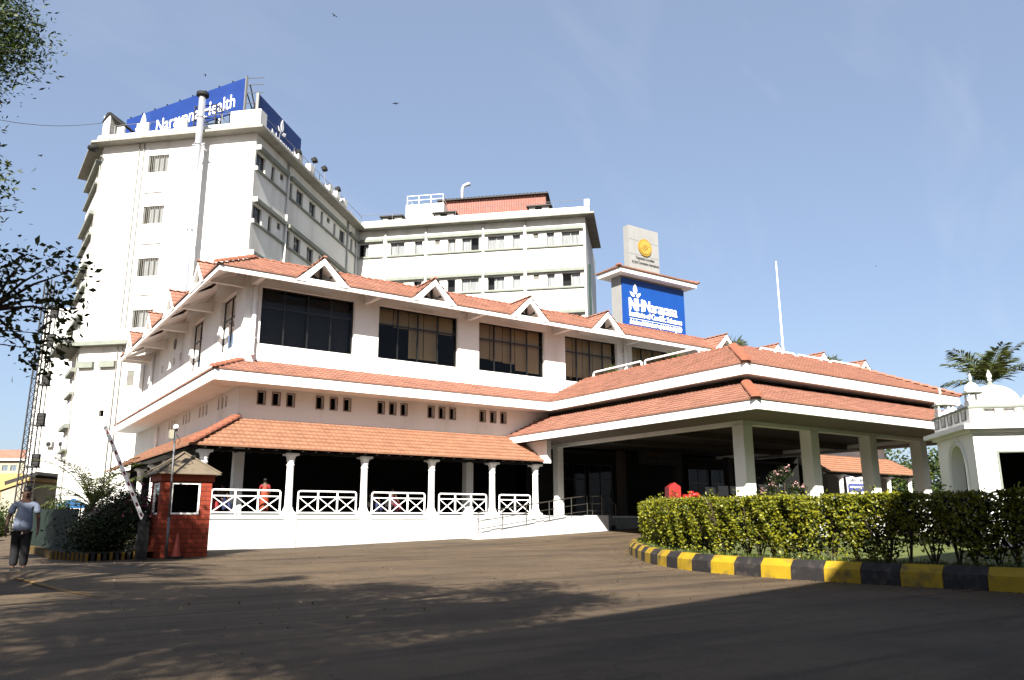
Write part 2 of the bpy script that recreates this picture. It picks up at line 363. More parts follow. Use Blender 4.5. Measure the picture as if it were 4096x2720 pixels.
def smooth(a, b, t):
    t = min(1, max(0, (t - a) / (b - a))); return t * t * (3 - 2 * t)
def gz(x, y):
    d = .56 * x + .8 * y; l = .82 * x - .57 * y
    z = float(np.interp(d, [0, 16, 27, 34, 39.3, 45, 60], [0, 0, .12, .2, .5, .95, 1.05])) * smooth(-2, 9, x)
    return z + .24 * smooth(-6, -9.5, l) * smooth(13, 16, d) * (1 - smooth(19, 25, d))

# ------------------------------------------------------------------ ground
def grid_ground():
    us = list(np.concatenate([np.linspace(-600, -40, 12), np.arange(-38, 0, 2), np.arange(0, 42, 1.0), np.arange(42, 80, 2), np.linspace(84, 700, 14)]))
    vs = list(np.concatenate([np.linspace(-300, -22, 8), np.arange(-20, 0, 2), np.arange(0, 44, 1.0), np.arange(44, 80, 2), np.linspace(90, 900, 16)]))
    mb = MB(); mb.v = [(x, y, gz(x, y)) for y in vs for x in us]; n = len(us)
    mb.f = [(j * n + i, j * n + i + 1, (j + 1) * n + i + 1, (j + 1) * n + i) for j in range(len(vs) - 1) for i in range(n - 1)]
    mb.mi = [0] * len(mb.f)
    return mb
struct(grid_ground(), 'ground', 'asphalt', True)

# ================================================================== MAIN BUILDING
B = thing('hospital_building', 'low white hospital building with terracotta tiled roofs, pillared veranda and deep entrance canopy', 'building', (8.2, 33.75, 0))
YW, XW = 35.85, 10.08
XE = 61.2
upw = [(10.80, 15.43), (16.74, 21.40), (22.72, 27.20), (28.70, 32.80), (34.05, 38.05), (39.9, 44.3), (45.8, 50.2), (51.7, 56.1)]
lw = [(37.5, 40.15), (43.5, 46.1)]
slots = [48.15, 49.75, 51.35, 52.95]
def vent_groups():
    o = []
    for c, st in ((10.93, .68), (13.7, .69), (16.87, .63), (19.68, .64), (22.83, .67)):
        o += [(c + i * st, c + i * st + .3, 6.47, 7.02) for i in range(3)]
    return o
w = MB()
# upper storey walls
wall(w, Px(YW), XW, XE, 8.2, 12.95, [(a, b, 9.24, 11.96) for a, b in upw], .3)
wall(w, Pxl(XW), YW, 60.0, 8.2, 12.95, [(a, b, 9.3, 12.05) for a, b in lw] + [(s, s + .45, 10.45, 10.9) for s in slots], .3)
w.quad((XW, 60, 0), (16, 60, 0), (16, 60, 12.9), (XW, 60, 12.9))
w.quad((XE, YW, 0), (XE, 50, 0), (XE, 50, 12.9), (XE, YW, 12.9))
# corner pilaster, window piers
w.box(XW - .05, XW + .55, YW - .06, YW + .3, 8.2, 11.87)
# mid wall with vent slots (ends at entrance), and the right-hand stretch over the far veranda
wall(w, Px(YW + .02), XW, 27, 5.2, 8.4, vent_groups(), .22)
wall(w, Pxl(XW + .02), YW, 59.9, 5.2, 8.4, [(y, y + .32, 6.5, 7.05) for g in (37.8, 41.3, 44.8, 48.3) for y in (g, g + .66, g + 1.32)], .22)
wall(w, Px(YW + .02), 27, XE, 5.9, 8.4, [], .2)
w.quad((XW, YW + .3, 12.9), (XE, YW + .3, 12.9), (XE, 44, 12.9), (XW, 44, 12.9))
w.quad((XW + .3, 44, 12.9), (16, 44, 12.9), (16, 60, 12.9), (XW + .3, 60, 12.9))
w.build('wall', 'white', B)
# near-black sheets painting in the shade of rooms behind the openings
r = MB()
r.quad((XW + .5, YW + 3.2, 8.3), (XE, YW + 3.2, 8.3), (XE, YW + 3.2, 12.8), (XW + .5, YW + 3.2, 12.8))
r.quad((XW + 3, YW + .4, 8.3), (XW + 3, 60, 8.3), (XW + 3, 60, 12.8), (XW + 3, YW + .4, 12.8))
r.quad((XW + .3, YW + .3, 8.3), (XE, YW + .3, 8.3), (XE, 60, 8.3), (XW + .3, 60, 8.3))
r.quad((XW + .3, YW + .3, 12.3), (XE, YW + .3, 12.3), (XE, YW + 3.2, 12.3), (XW + .3, YW + 3.2, 12.3))
r.quad((XW + .3, YW + .5, 5.3), (27, YW + .5, 5.3), (27, YW + .5, 8.2), (XW + .3, YW + .5, 8.2))
r.quad((XW + .5, YW + .3, 5.3), (XW + .5, 60, 5.3), (XW + .5, 60, 8.2), (XW + .5, YW + .3, 8.2))
r.quad((XW + .4, YW + .4, 12.3), (XW + 3, YW + .4, 12.3), (XW + 3, 60, 12.3), (XW + .4, 60, 12.3))
r.build('interior', 'dark', B)
vb = MB()
msur = mat('vent_surround_paint', (.55, .42, .33), .8)
for a, b, c, d in vent_groups():
    P = Px(YW + .02); vb = MB()
    vb.box(a - .05, a - .004, -.03, .02, c - .05, d + .05, P); vb.box(b + .004, b + .05, -.03, .02, c - .05, d + .05, P)
    vb.box(a - .004, b + .004, -.03, .02, d + .004, d + .05, P); vb.box(a - .004, b + .004, -.03, .02, c - .05, c - .004, P)
    vb.build('vent_surround', msur, B)

# upper windows
for i, (a, b) in enumerate(upw):
    fr = window(B, Px(YW), a, b, 9.24, 11.96, .2, 4, (11.05,), .07)
    if i == 0:
        bl = MB(); bl.box(a + .1, b - .1, .55, .57, 9.3, 11.9, Px(YW)); bl.build('blind', mat('grey_blind', (.05, .05, .058), .7, .06, 1.), fr)
    elif i < 7:
        bl = MB(); rr = random.Random(i * 5)
        n = 5; ww = (b - a - .2) / n
        for k in range(n):
            low = {1: [9.85, 11.0, 9.5, 9.5, 11.0], 2: [10.0, 9.95, 9.9, 9.55, 9.5], 3: [9.6, 9.6, 9.5, 9.7, 9.6]}.get(i, [9.6] * 5)[k]
            if i == 1 and k in (0,): low = 11.1
            bl.box(a + .1 + k * ww + .02, a + .1 + (k + 1) * ww - .02, .42, .435, low, 11.93, Px(YW))
        bl.build('blind', 'blind', fr)
for a, b in lw:
    window(B, Pxl(XW), a, b, 9.3, 12.05, .2, 2, (11.0,), .08)
# round vent and tall door on left wall
rv = MB(); rv.tube([(XW - .03, 50.05, 11.73), (XW + .02, 50.05, 11.73)], .33, 20); rv.build('round_vent', 'blackframe', B)
# downpipes
for px, py in ((XW - .14, 55.7), (10.45, YW - .16), (33.35, YW - .16)):
    t = MB(); t.tube([(px, py, 12.2), (px, py, 8.75), (px - .02, py - .2, 8.6)], .1, 10)
    for z in (9.4, 11.3): t.box(px - .16, px + .16, py - .05, py + .17 if py < 40 else py + .05, z, z + .05)
    t.build('downpipe', 'trim', B, True)
t = MB(); t.tube([(XW - .14, 59.2, 12.5), (XW - .14, 59.2, 8.8)], .14, 10); t.build('downpipe', 'trim', B, True); t = MB(); t.tube([(XW - .12, 52.4, 7.0), (XW - .12, 52.4, 5.2)], .09, 8); t.build('downpipe', 'trim', B, True)

# ---- upper eave: fascia, sloped soffit, tiles, dormer gables
ye, xe, ze, sl = 34.12, 8.35, 11.87, .57
dx = [13.05, 18.95, 24.90, 30.55, 40.95, 46.3, 51.6, 56.9]
dy = [37.9, 43.75, 49.2, 55.1]
YE = 58.6
f = MB()
f.box(xe, XE + 1.5, ye, ye + .14, ze, ze + .24); f.box(xe, xe + .14, ye + .14, YE, ze, ze + .24)
f.box(xe + .14, XW, YE - .14, YE, ze, ze + .24)
f.build('upper_fascia', 'trim', B)
s = MB(); hw = 1.0
def soff_in(u0, u1, front):
    if front: s.quad((u0, ye + .9, ze + .47), (u1, ye + .9, ze + .47), (u1, YW, ze + .95), (u0, YW, ze + .95))
    else: s.quad((xe + .9, u0, ze + .47), (xe + .9, u1, ze + .47), (XW, u1, ze + .95), (XW, u0, ze + .95))
def soff(u0, u1, front):
    if front: s.quad((u0, ye + .1, ze + .05), (u1, ye + .1, ze + .05), (u1, YW, ze + .95), (u0, YW, ze + .95))
    else: s.quad((xe + .1, u0, ze + .05), (xe + .1, u1, ze + .05), (XW, u1, ze + .95), (XW, u0, ze + .95))
c = XW
for d in dx: soff(c, d - hw, True); soff_in(d - hw, d + hw, True); c = d + hw
soff(c, XE + 1.4, True)
c = YW
for d in dy: soff(c, d - hw, False); soff_in(d - hw, d + hw, False); c = d + hw
soff(c, YE, False)
s.quad((xe + .1, ye + .1, ze + .05), (XW, ye + .1, ze + .05), (XW, YW, ze + .95), (XW, YW, ze + .95))
s.quad((xe + .1, ye + .1, ze + .05), (xe + .1, YW, ze + .05), (XW, YW, ze + .95), (XW, YW, ze + .95))
s.build('soffit', 'white', B)
for x in (10.35, 16.05, 22.05, 27.95, 33.4, 39, 45.1, 51, 57): s = MB(); s.prism([(x - .12, ye + .14, ze + .02), (x - .12, YW, ze + .02), (x - .12, YW, ze + .6), (x - .12, ye + .14, ze + .1)], (.24, 0, 0)); s.build('eave_bracket', 'white', B)
for y in (36.3, 41.8, 47.2, 52.6, 57.5): s = MB(); s.prism([(xe + .14, y - .12, ze + .02), (XW, y - .12, ze + .02), (XW, y - .12, ze + .6), (xe + .14, y - .12, ze + .1)], (0, .24, 0)); s.build('eave_bracket', 'white', B)
tz = ze + .24; VM = 2.15
mb = MB(); fh = lambda v: 1.22 * (1 - v / 1.85)
tiles(mb, (0, ye - .06, tz), (1, 0, 0), (0, 1, 0), sl, lambda v: (xe - .06 + v, XE + 1.5 - v), VM, [(d, fh) for d in dx])
mb.build('upper_front_roof', 'tile', B)
mb = MB(); tiles(mb, (xe - .06, 0, tz), (0, 1, 0), (1, 0, 0), sl, lambda v: (ye - .06 + v, YE), VM, [(d, fh) for d in dy])
mb.build('upper_side_roof', 'tile', B)
mb = MB(); ridge(mb, (xe - .1, ye - .1, tz + .03), (xe + VM - .06, ye + VM - .06, tz + VM * sl + .06), .17)
ridge(mb, (xe + VM, ye + VM, tz + VM * sl), (XE, ye + VM, tz + VM * sl), .12); ridge(mb, (xe + VM, ye + VM, tz + VM * sl), (xe + VM, YE, tz + VM * sl), .12)
mb.build('ridge_tiles', 'ridge', B)
g = MB(); g.quad((xe + VM, ye + VM, tz + VM * sl), (XE, ye + VM, tz + VM * sl), (XE, 46, tz + VM * sl), (xe + VM, 46, tz + VM * sl)); g.build('roof_deck', 'concrete', B)
def dormer(c, front):
    F = (lambda u, d, z: (c + u, ye + d, z)) if front else (lambda u, d, z: (xe + d, c + u, z))
    z0 = ze + .16; za = z0 + 1.2; W = 1.3
    b = MB(); th = .2   # barge boards: bottom chord and two raking boards
    def brd(a0, a1, a2, a3):
        b.hexa([F(a0[0], -.06, a0[1]), F(a1[0], -.06, a1[1]), F(a2[0], -.06, a2[1]), F(a3[0], -.06, a3[1]),
                F(a0[0], .1, a0[1]), F(a1[0], .1, a1[1]), F(a2[0], .1, a2[1]), F(a3[0], .1, a3[1])])
    brd((-W, z0 - .03), (-W + .42, z0 - .03), (0, za - .3), (0, za)); brd((W - .42, z0 - .03), (W, z0 - .03), (0, za), (0, za - .3))
    b.box(-W + .3, W - .3, -.04, .08, z0 - .035, z0 + .13, F)
    dm = b.build('dormer_gable', 'trim', B)
    k = MB()   # dark king post truss set back
    k.box(-.06, .06, .3, .38, z0 + .1, za - .25, F)
    for sgn in (-1, 1): k.hexa([F(0, .3, z0 + .12), F(0, .3, z0 + .24), F(sgn * .55, .3, z0 + .56), F(sgn * .62, .3, z0 + .46), F(0, .38, z0 + .12), F(0, .38, z0 + .24), F(sgn * .55, .38, z0 + .56), F(sgn * .62, .38, z0 + .46)])
    k.build('truss', 'timber', dm)
    ln = MB(); ln.add([F(-W, 1.15, z0 - .05), F(W, 1.15, z0 - .05), F(W * .0, 1.15, za - .05), F(-W * .4, 1.15, z0 - .05)], [(0, 1, 2)])
    t = MB()   # little pitched roof running back to the main slope
    sd_ = (za - z0) / W
    for sgn in (-1, 1):
        v1 = W + .04
        O = F(sgn * v1, 0, z0 - .02)
        Uv = Vector(F(0, 1, 0)) - Vector(F(0, 0, 0)); Vv = Vector(F(-sgn, 0, 0)) - Vector(F(0, 0, 0))
        tiles(t, O, Uv, Vv, sd_, lambda v: (-.08, .12 + (v * sd_) / sl), v1, None, .27)
        ln.quad(F(sgn * W, .02, z0 - .04), F(0, .02, za - .05), F(0, 1.9, za - .05), F(sgn * W, .12, z0 - .04))
    a_, b_ = F(0, -.1, za + .03), F(0, 2.1, za + .03); ridge(t, a_, b_, .1)
    t.build('dormer_roof', 'tile', dm); ln.build('gable_lining', 'white', dm)
for d in dx: dormer(d, True)
for d in dy: dormer(d, False)

# ---- middle eave
ym, xm, zm = 34.33, 8.55, 7.14
xc = 26.36
f = MB(); f.box(xm, xc, ym, ym + .15, zm, zm + .47); f.box(xm, xm + .15, ym + .15, 59.3, zm, zm + .47)
f.build('middle_fascia', 'trim', B)
f = MB(); f.box(43.6, XE + 1.5, ym, ym + .15, zm, zm + .47); f.build('middle_fascia', 'trim', B)
s = MB(); s.box(xm + .15, xc, ym + .15, YW, zm + .05, zm + .15); s.box(xm + .15, XW, YW, 59.3, zm + .05, zm + .15); s.build('soffit', 'white', B); s = MB(); s.box(43.6, XE + 1.4, ym + .15, YW, zm + .05, zm + .15)
s.build('soffit', 'white', B)
ms = .48; tz2 = zm + .47
mb = MB(); tiles(mb, (0, ym - .05, tz2), (1, 0, 0), (0, 1, 0), ms, lambda v: (xm - .05 + v, xc + v), 1.57); mb.build('middle_front_roof', 'tile', B)
mb = MB(); tiles(mb, (xm - .05, 0, tz2), (0, 1, 0), (1, 0, 0), ms, lambda v: (ym - .05 + v, 59.3), 1.57); mb.build('middle_side_roof', 'tile', B)
mb = MB(); tiles(mb, (0, ym - .05, tz2), (1, 0, 0), (0, 1, 0), ms, lambda v: (43.6 - v, XE + 1.5 - v), 1.57); mb.build('middle_front_roof', 'tile', B)
mb = MB(); ridge(mb, (xm - .1, ym - .1, tz2 + .02), (XW, YW, tz2 + 1.55 * ms + .03), .16); mb.build('ridge_tiles', 'ridge', B)

# ---- canopy
cy, cx1 = 21.0, 43.6
f = MB(); f.box(xc, xc + .15, cy, ym + .15, zm, zm + .47); f.box(xc + .15, cx1, cy, cy + .15, zm, zm + .47); f.box(cx1 - .15, cx1, cy + .15, ym, zm, zm + .47)
f.build('canopy_upper_fascia', 'trim', B)
s = MB(); s.box(xc + .15, cx1 - .15, cy + .15, YW, zm + .05, zm + .15); s.build('canopy_slab', 'white', B)
RN = 3.69
mb = MB(); tiles(mb, (xc - .05, 0, tz2), (0, 1, 0), (1, 0, 0), ms, lambda v: (cy - .05 + v, min(ym + v, YW)), RN); mb.build('canopy_upper_side_roof', 'tile', B); mb = MB()
tiles(mb, (cx1 + .05, 0, tz2), (0, 1, 0), (-1, 0, 0), ms, lambda v: (cy - .05 + v, min(ym + v, YW)), RN); mb.build('canopy_upper_side_roof', 'tile', B)
mb = MB(); tiles(mb, (0, cy - .05, tz2), (1, 0, 0), (0, 1, 0), ms, lambda v: (xc - .05 + v, cx1 + .05 - v), RN); mb.build('canopy_upper_front_roof', 'tile', B)
mb = MB(); zt = tz2 + RN * ms
ridge(mb, (xc - .1, cy - .1, tz2 + .03), (xc + RN, cy + RN, zt + .04), .2, .42); ridge(mb, (cx1 + .1, cy - .1, tz2 + .03), (cx1 - RN, cy + RN, zt + .04), .16, .42)
ridge(mb, (xc + RN, cy + RN, zt), (cx1 - RN, cy + RN, zt), .1); ridge(mb, (xc + RN, cy + RN, zt), (xc + RN, YW, zt), .1)
mb.build('ridge_tiles', 'ridge', B)
g = MB(); g.quad((xc + RN, cy + RN, zt - .1), (cx1 - RN, cy + RN, zt - .1), (cx1 - RN, YW, zt - .1), (xc + RN, YW, zt - .1)); g.build('roof_deck', 'concrete', B)
# solid box coloured dark as painted shade between the two canopy roofs
g = MB(); g.box(27.4, 42.6, 22.1, YW, 5.6, 7.18); g.build('canopy_gap_shade', 'inner', B)
# lower canopy
lx0, lx1, ly0, zl = 24.53, 45.4, 19.2, 5.33
f = MB(); f.box(lx0, lx0 + .15, ly0, YW, zl, zl + .38); f.box(lx0 + .15, lx1, ly0, ly0 + .15, zl, zl + .38); f.box(lx1 - .15, lx1, ly0 + .15, YW, zl, zl + .38)
f.build('canopy_lower_fascia', 'trim', B)
tz3 = zl + .38
mb = MB(); tiles(mb, (lx0 - .05, 0, tz3), (0, 1, 0), (1, 0, 0), ms, lambda v: (ly0 - .05 + v, YW), 2.3); mb.build('canopy_lower_side_roof', 'tile', B); mb = MB()
tiles(mb, (lx1 + .05, 0, tz3), (0, 1, 0), (-1, 0, 0), ms, lambda v: (ly0 - .05 + v, YW), 2.3); mb.build('canopy_lower_side_roof', 'tile', B)
mb = MB(); tiles(mb, (0, ly0 - .05, tz3), (1, 0, 0), (0, 1, 0), ms, lambda v: (lx0 - .05 + v, lx1 + .05 - v), 2.3); mb.build('canopy_lower_front_roof', 'tile', B)
mb = MB(); ridge(mb, (lx0 - .12, ly0 - .12, tz3 + .03), (lx0 + 2.3, ly0 + 2.3, tz3 + 2.3 * ms + .05), .2, .42); mb.build('ridge_tiles', 'ridge', B)
s = MB(); s.box(lx0 + .15, lx1 - .15, ly0 + .15, 22.0, zl + .03, zl + .2); s.box(lx0 + .15, 27.1, 22.0, YW - .02, zl + .03, zl + .2); s.box(41.6, lx1 - .15, 22.0, YW - .02, zl + .03, zl + .2); s.build('canopy_soffit', mat('tan_soffit_paint', (.4, .34, .28), .8, .06, 1), B)
s = MB(); s.box(27.1, 41.6, 22.0, YW - .02, zl + .04, zl + .19); s.build('canopy_ceiling', 'inner', B)  # shade painted in: darker than the soffit ring around it
bm = MB()
bm.box(27.1, 27.5, 22.0, YW - .02, 5.2, zl + .03); bm.box(27.5, 41.2, 22.0, 22.4, 5.2, zl + .03); bm.box(41.2, 41.6, 22.0, YW - .02, 5.2, zl + .03)
bm.build('canopy_beam', 'white', B)
for y in (26.3, 30.6): bm = MB(); bm.box(27.5, 41.2, y, y + .35, 5.1, zl + .03); bm.build('canopy_cross_beam', 'inner', B)  # cross beams carry the same painted shade as the ceiling
for i_, x in enumerate((27.1, 31.73, 36.4, 41.0)):
    c = MB(); c.box(x, x + .58, 22.0, 22.58, 0, 5.22); c.build('canopy_column', 'white', B)
    c = MB(); c.box(x, x + .4, 34.7, 35.1, 1.5, 5.22); c.build('canopy_column', 'white' if i_ == 0 else 'inner', B)  # back columns after the first take the painted-shade colour
g = MB(); g.prism([(25.22, 33.17, zl + .02), (25.22, 33.17, 4.18), (25.22, 33.5, 4.2), (25.22, YW, 5.62), (25.22, YW, 5.9), (25.22, 33.9, 5.6)], (.26, 0, 0)); g.build('end_gable_wall', 'white', B)

# ---- veranda
zf = 1.55
p = MB(); p.box(8.2, 26.9, 33.75, 50, .0, zf - .02); p.box(8.2, 12, 50, 58, 0, zf - .02); p.box(26.9, 50, 34.0, 50, 0, zf - .03)
p.build('plinth', 'plinth', B)
cp = MB(); cp.box(8.16, 25.5, 33.71, 33.75, zf - .17, zf); cp.box(8.16, 8.2, 33.75, 58, zf - .17, zf); cp.build('plinth_cap', 'plinth', B)
colx = [8.35, 11.97, 15.43, 18.92, 22.4, 25.1]
pp = MB()
for x in colx: pp = MB(); pp.box(x - .27, x + .27, 33.70, 33.75, .0, zf - .175); pp.build('plinth_pilaster', 'plinth', B)
prof = [(.3, 0), (.3, .12), (.24, .16), (.19, .3), (.165, .34), (.15, 1.2), (.145, 2.05), (.17, 2.08), (.17, 2.12), (.145, 2.14), (.15, 2.22), (.18, 2.26), (.16, 2.3), (.19, 2.4), (.2, 2.43), (.24, 2.5), (.24, 2.52)]
cm = MB(); cm.lathe((0, 0, 0), prof, 16); cm.box(-.28, .28, -.28, .28, 2.5, 2.6); cm.box(-.26, .26, -.26, .26, 0, .1)
cme = None
def vcol(x, y, z):
    global cme
    if cme is None:
        o = bpy.data.objects.new('veranda_column', None); me = bpy.data.meshes.new('veranda_column'); me.from_pydata(cm.v, [], cm.f); me.materials.append(M['trim']); cme = me
    o = bpy.data.objects.new('veranda_column', cme); put(o, B); o.location = (x - 8.2, y - 33.75, z); return o
for x in colx: vcol(x, 34.05, zf)
for k in range(1, 6): vcol(8.5, 34.05 + 3.5 * k, zf)
for x in (52.2, 55.3, 58.3, 61.2): vcol(x, 34.05, zf + .28)
# lean-to roof
lz, lr, ls = 4.28, 2.44, .605
mb = MB(); tiles(mb, (0, 33.42, lz), (1, 0, 0), (0, 1, 0), ls, lambda v: (7.64 + v, 25.22), lr); mb.build('veranda_front_roof', 'tile_pale', B)
mb = MB(); tiles(mb, (7.64, 0, lz), (0, 1, 0), (1, 0, 0), ls, lambda v: (33.42 + v, 54.4), lr); mb.build('veranda_side_roof', 'tile_pale', B)
mb = MB(); ridge(mb, (7.55, 33.33, lz + .04), (XW, YW, lz + lr * ls + .06), .2, .42); mb.build('ridge_tiles', 'ridge', B)
mb = MB(); tiles(mb, (0, 33.42, lz + .3), (1, 0, 0), (0, 1, 0), ls, lambda v: (50.1, 62.2 - v * .4), lr - .2); mb.build('far_veranda_roof', 'tile_pale', B)
u = MB(); u.quad((7.75, 33.5, lz - .03), (25.2, 33.5, lz - .03), (25.2, YW, lz + 1.4), (10.1, YW, lz + 1.4)); u.quad((7.75, 33.5, lz - .03), (10.1, YW, lz + 1.4), (10.1, 54.4, lz + 1.4), (7.75, 54.4, lz - .03))
for i in range(30):
    x = 8.2 + i * .58; u.box(x, x + .06, 33.46, 35.5, lz - .09, lz - .045)
u.box(8.2, 25.2, 33.95, 34.12, 4.12, 4.24); u.box(8.4, 8.6, 34.12, 54, 4.12, 4.24); u.box(50.2, 61.6, 33.95, 34.12, 4.42, 4.54)
u.quad((50.1, 33.45, lz + .27), (62, 33.45, lz + .27), (61.5, YW, lz + 1.5), (50.1, YW, lz + 1.5))
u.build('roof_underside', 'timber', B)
for x in (10.1, 22.0): 
    c = MB(); c.box(x, x + .42, YW + .03, YW + .45, zf, 5.25); c.build('inner_column', 'white', B)
# near-black sheets and floor painting in the ground-floor and veranda shade
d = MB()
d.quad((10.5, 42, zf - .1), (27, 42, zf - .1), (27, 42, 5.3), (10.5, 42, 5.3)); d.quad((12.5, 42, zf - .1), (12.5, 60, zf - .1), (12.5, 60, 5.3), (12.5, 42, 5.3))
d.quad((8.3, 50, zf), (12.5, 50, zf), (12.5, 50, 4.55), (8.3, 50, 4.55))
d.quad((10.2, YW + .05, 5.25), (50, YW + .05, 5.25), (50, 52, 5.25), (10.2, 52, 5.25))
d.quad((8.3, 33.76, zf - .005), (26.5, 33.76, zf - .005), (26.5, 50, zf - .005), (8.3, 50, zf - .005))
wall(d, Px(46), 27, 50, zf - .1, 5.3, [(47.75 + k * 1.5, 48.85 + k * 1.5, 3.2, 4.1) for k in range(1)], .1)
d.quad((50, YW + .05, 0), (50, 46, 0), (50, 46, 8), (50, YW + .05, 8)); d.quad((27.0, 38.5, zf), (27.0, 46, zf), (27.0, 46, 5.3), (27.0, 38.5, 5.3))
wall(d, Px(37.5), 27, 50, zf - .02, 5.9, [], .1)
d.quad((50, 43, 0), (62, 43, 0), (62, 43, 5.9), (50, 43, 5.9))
d.build('ground_floor_shade', 'dark', B)
# glass entrance panels
for x in (29.3, 31.4, 40, 42.2):
    window(B, Px(37.2), x, x + 1.9, zf, 4.6, .0, 2, (3.7,), .06)
# pale boards painting in the bright daylit openings seen through the lobby
for i, (a, b, z0, z1) in enumerate(((36.9, 37.75, 2.75, 3.2), (38.0, 38.9, 2.7, 3.3), (39.1, 39.95, 2.85, 3.3), (40.2, 40.75, 2.75, 3.25), (43.4, 44.0, 2.5, 3.0), (45, 45.6, 2.5, 3.0))):
    n_ = MB(); n_.box(a, b, 33.0, 33.03, z0, z1); n_.build('daylight_patch', 'banner', B)

# railings between veranda columns
def railing(x0, x1, y, z, bays, axis='x'):
    F = (lambda u, q: (u, y, q)) if axis == 'x' else (lambda u, q: (y, u, q))
    t = MB(); zb, zt_ = z + .09, z + 1.0; rr = .1
    arc = lambda cx_, cz_, a0: [F(cx_ + rr * math.cos(R(a0 + k * 30)), cz_ + rr * math.sin(R(a0 + k * 30))) for k in range(4)]
    t.tube([F(x0, zb - .05)] + [F(x0, zt_ - rr)] + arc(x0 + rr, zt_ - rr, 90)[::-1][1:] + arc(x1 - rr, zt_ - rr, 0)[::-1] + [F(x1, zb - .05)], .038, 8)
    t.bar(F(x0, zb), F(x1, zb), .05); t.bar(F(x0, zt_ - .24), F(x1, zt_ - .24), .045)
    for i in range(1, bays):
        u_ = x0 + (x1 - x0) * i / bays; t.bar(F(u_, zb), F(u_, zt_), .06)
    for i in range(bays):
        a_ = x0 + (x1 - x0) * i / bays + .03; b_ = x0 + (x1 - x0) * (i + 1) / bays - .03
        t.bar(F(a_, zb + .02), F(b_, zt_ - .26), .035); t.bar(F(a_, zt_ - .26), F(b_, zb + .02), .034)
    t.build('veranda_railing', 'trim', B)
for i in range(5): railing(colx[i] + .4, colx[i + 1] - .38, 34.0, zf, 3 if i < 4 else 2)
for k in range(5): railing(34.05 + 3.5 * k + .4, 34.05 + 3.5 * (k + 1) - .38, 8.5, zf, 3, 'y')

# ramp with rails and steps
rm = MB(); yr = 32.7
rm.prism([(20.6, yr, .3), (20.6, yr, .62), (27.4, yr, 1.54), (28.9, yr, 1.54), (28.9, yr, .5)], (0, .12, 0)); rm.prism([(20.6, yr + .12, .3), (20.6, yr + .12, .57), (27.4, yr + .12, 1.44), (28.9, yr + .12, 1.44), (28.9, yr + .12, .5)], (0, .85, 0))
ra = rm.build('entrance_ramp', 'plinth', B)
rl = MB(); pts = [(20.75, .63), (22.16, .82), (23.57, 1.01), (25, 1.2), (26.44, 1.4), (27.85, 1.54), (28.5, 1.54)]
for x, z in pts: rl.tube([(x, yr + .05, z), (x, yr + .05, z + 1.02)], .025, 6); 
rl.tube([(27.5, yr + .05, 1.53), (27.5, yr + .05, 2.55)], .025, 6)
for h in (1.02, .62, .25): rl.tube([(x, yr + .05, z + h) for x, z in pts], .022 if h < 1 else .03, 6)
for h in (1.02, .62, .25): rl.tube([(28.5, yr + .05, 1.53 + h), (28.5, yr + .95, 1.53 + h)], .02, 6)
rl.build('ramp_handrail', 'stainless', B)
st = MB()
for k in range(4): st.box(29.6, 40, 32.9 + k * .28, 33.98, .6, 1.02 + k * .13)
st.box(28.92, 29.58, 33.1, 33.98, .6, 1.5)
st.build('entrance_steps', 'granite', B)
h = MB(); h.tube([(29.7, 33.0, .95), (29.7, 33.0, 2.1)], .025, 6); h.tube([(29.7, 33.0, 2.1), (29.7, 34.0, 2.55)], .025, 6); h.tube([(29.7, 34.0, 1.5), (29.7, 34.0, 2.55)], .025, 6); h.build('step_handrail', 'stainless', B)

# canopy roof railings (white tubes) 
def roofrail(F, a, b, z0, z1, name='roof_rail'):
    t = MB(); rr = .14
    t.tube([F(a, z0)] + [F(a + rr - rr * math.cos(R(k * 30)), z1 - rr + rr * math.sin(R(k * 30))) for k in range(4)] + [F(b - rr + rr * math.sin(R(k * 30)), z1 - rr + rr * math.cos(R(k * 30))) for k in range(4)] + [F(b, z0)], .055, 8)
    t.bar(F(a, z0 + .12), F(b, z0 + .12), .05)
    t.build(name, 'trim', B)
for a, b in ((26.9, 30.7), (30.95, 34.9)): roofrail(lambda u, z: (30.2, u * 1.02 - .5, z), a, b, 9.25, 9.75)
for a, b in ((32.3, 35.1), (35.3, 38.0), (38.15, 40.9)): roofrail(lambda u, z: (u, 24.85, z), a, b, 9.2, 9.62)

# ================================================================== text helper
def text(s, size, F, mat_, parent, name='lettering', extrude=.02, bold=0., align='LEFT', sx=1., space=1.):
    """F: 4x4 matrix placing text's local XY plane"""
    cu = bpy.data.curves.new(name, 'FONT'); cu.body = s; cu.size = size; cu.extrude = extrude; cu.offset = bold; cu.align_x = align; cu.space_character = space
    cu.resolution_u = 3
    t = bpy.data.objects.new('tmp', cu); COL.objects.link(t)
    dg = bpy.context.evaluated_depsgraph_get(); me = bpy.data.meshes.new_from_object(t.evaluated_get(dg)); bpy.data.objects.remove(t)
    mb = MB(); Fm = F @ Matrix.Diagonal((sx, 1, 1, 1))
    mb.v = [tuple(Fm @ v.co) for v in me.vertices]; mb.f = [tuple(p.vertices) for p in me.polygons]; mb.mi = [0] * len(mb.f)
    w_ = max((v.co.x for v in me.vertices), default=0) * sx
    bpy.data.meshes.remove(me); bpy.data.curves.remove(cu)
    return (mb.build(name, mat_, parent) if mb.f else None), w_
def textw(s, F, w_target, size, mat_, parent, **k):
    cu = bpy.data.curves.new('m', 'FONT'); cu.body = s; cu.size = size; t = bpy.data.objects.new('tmp', cu); COL.objects.link(t)
    bpy.context.view_layer.update(); w_ = t.dimensions.x; bpy.data.objects.remove(t); bpy.data.curves.remove(cu)
    return text(s, size, F, mat_, parent, sx=w_target / max(w_, .01), **k)
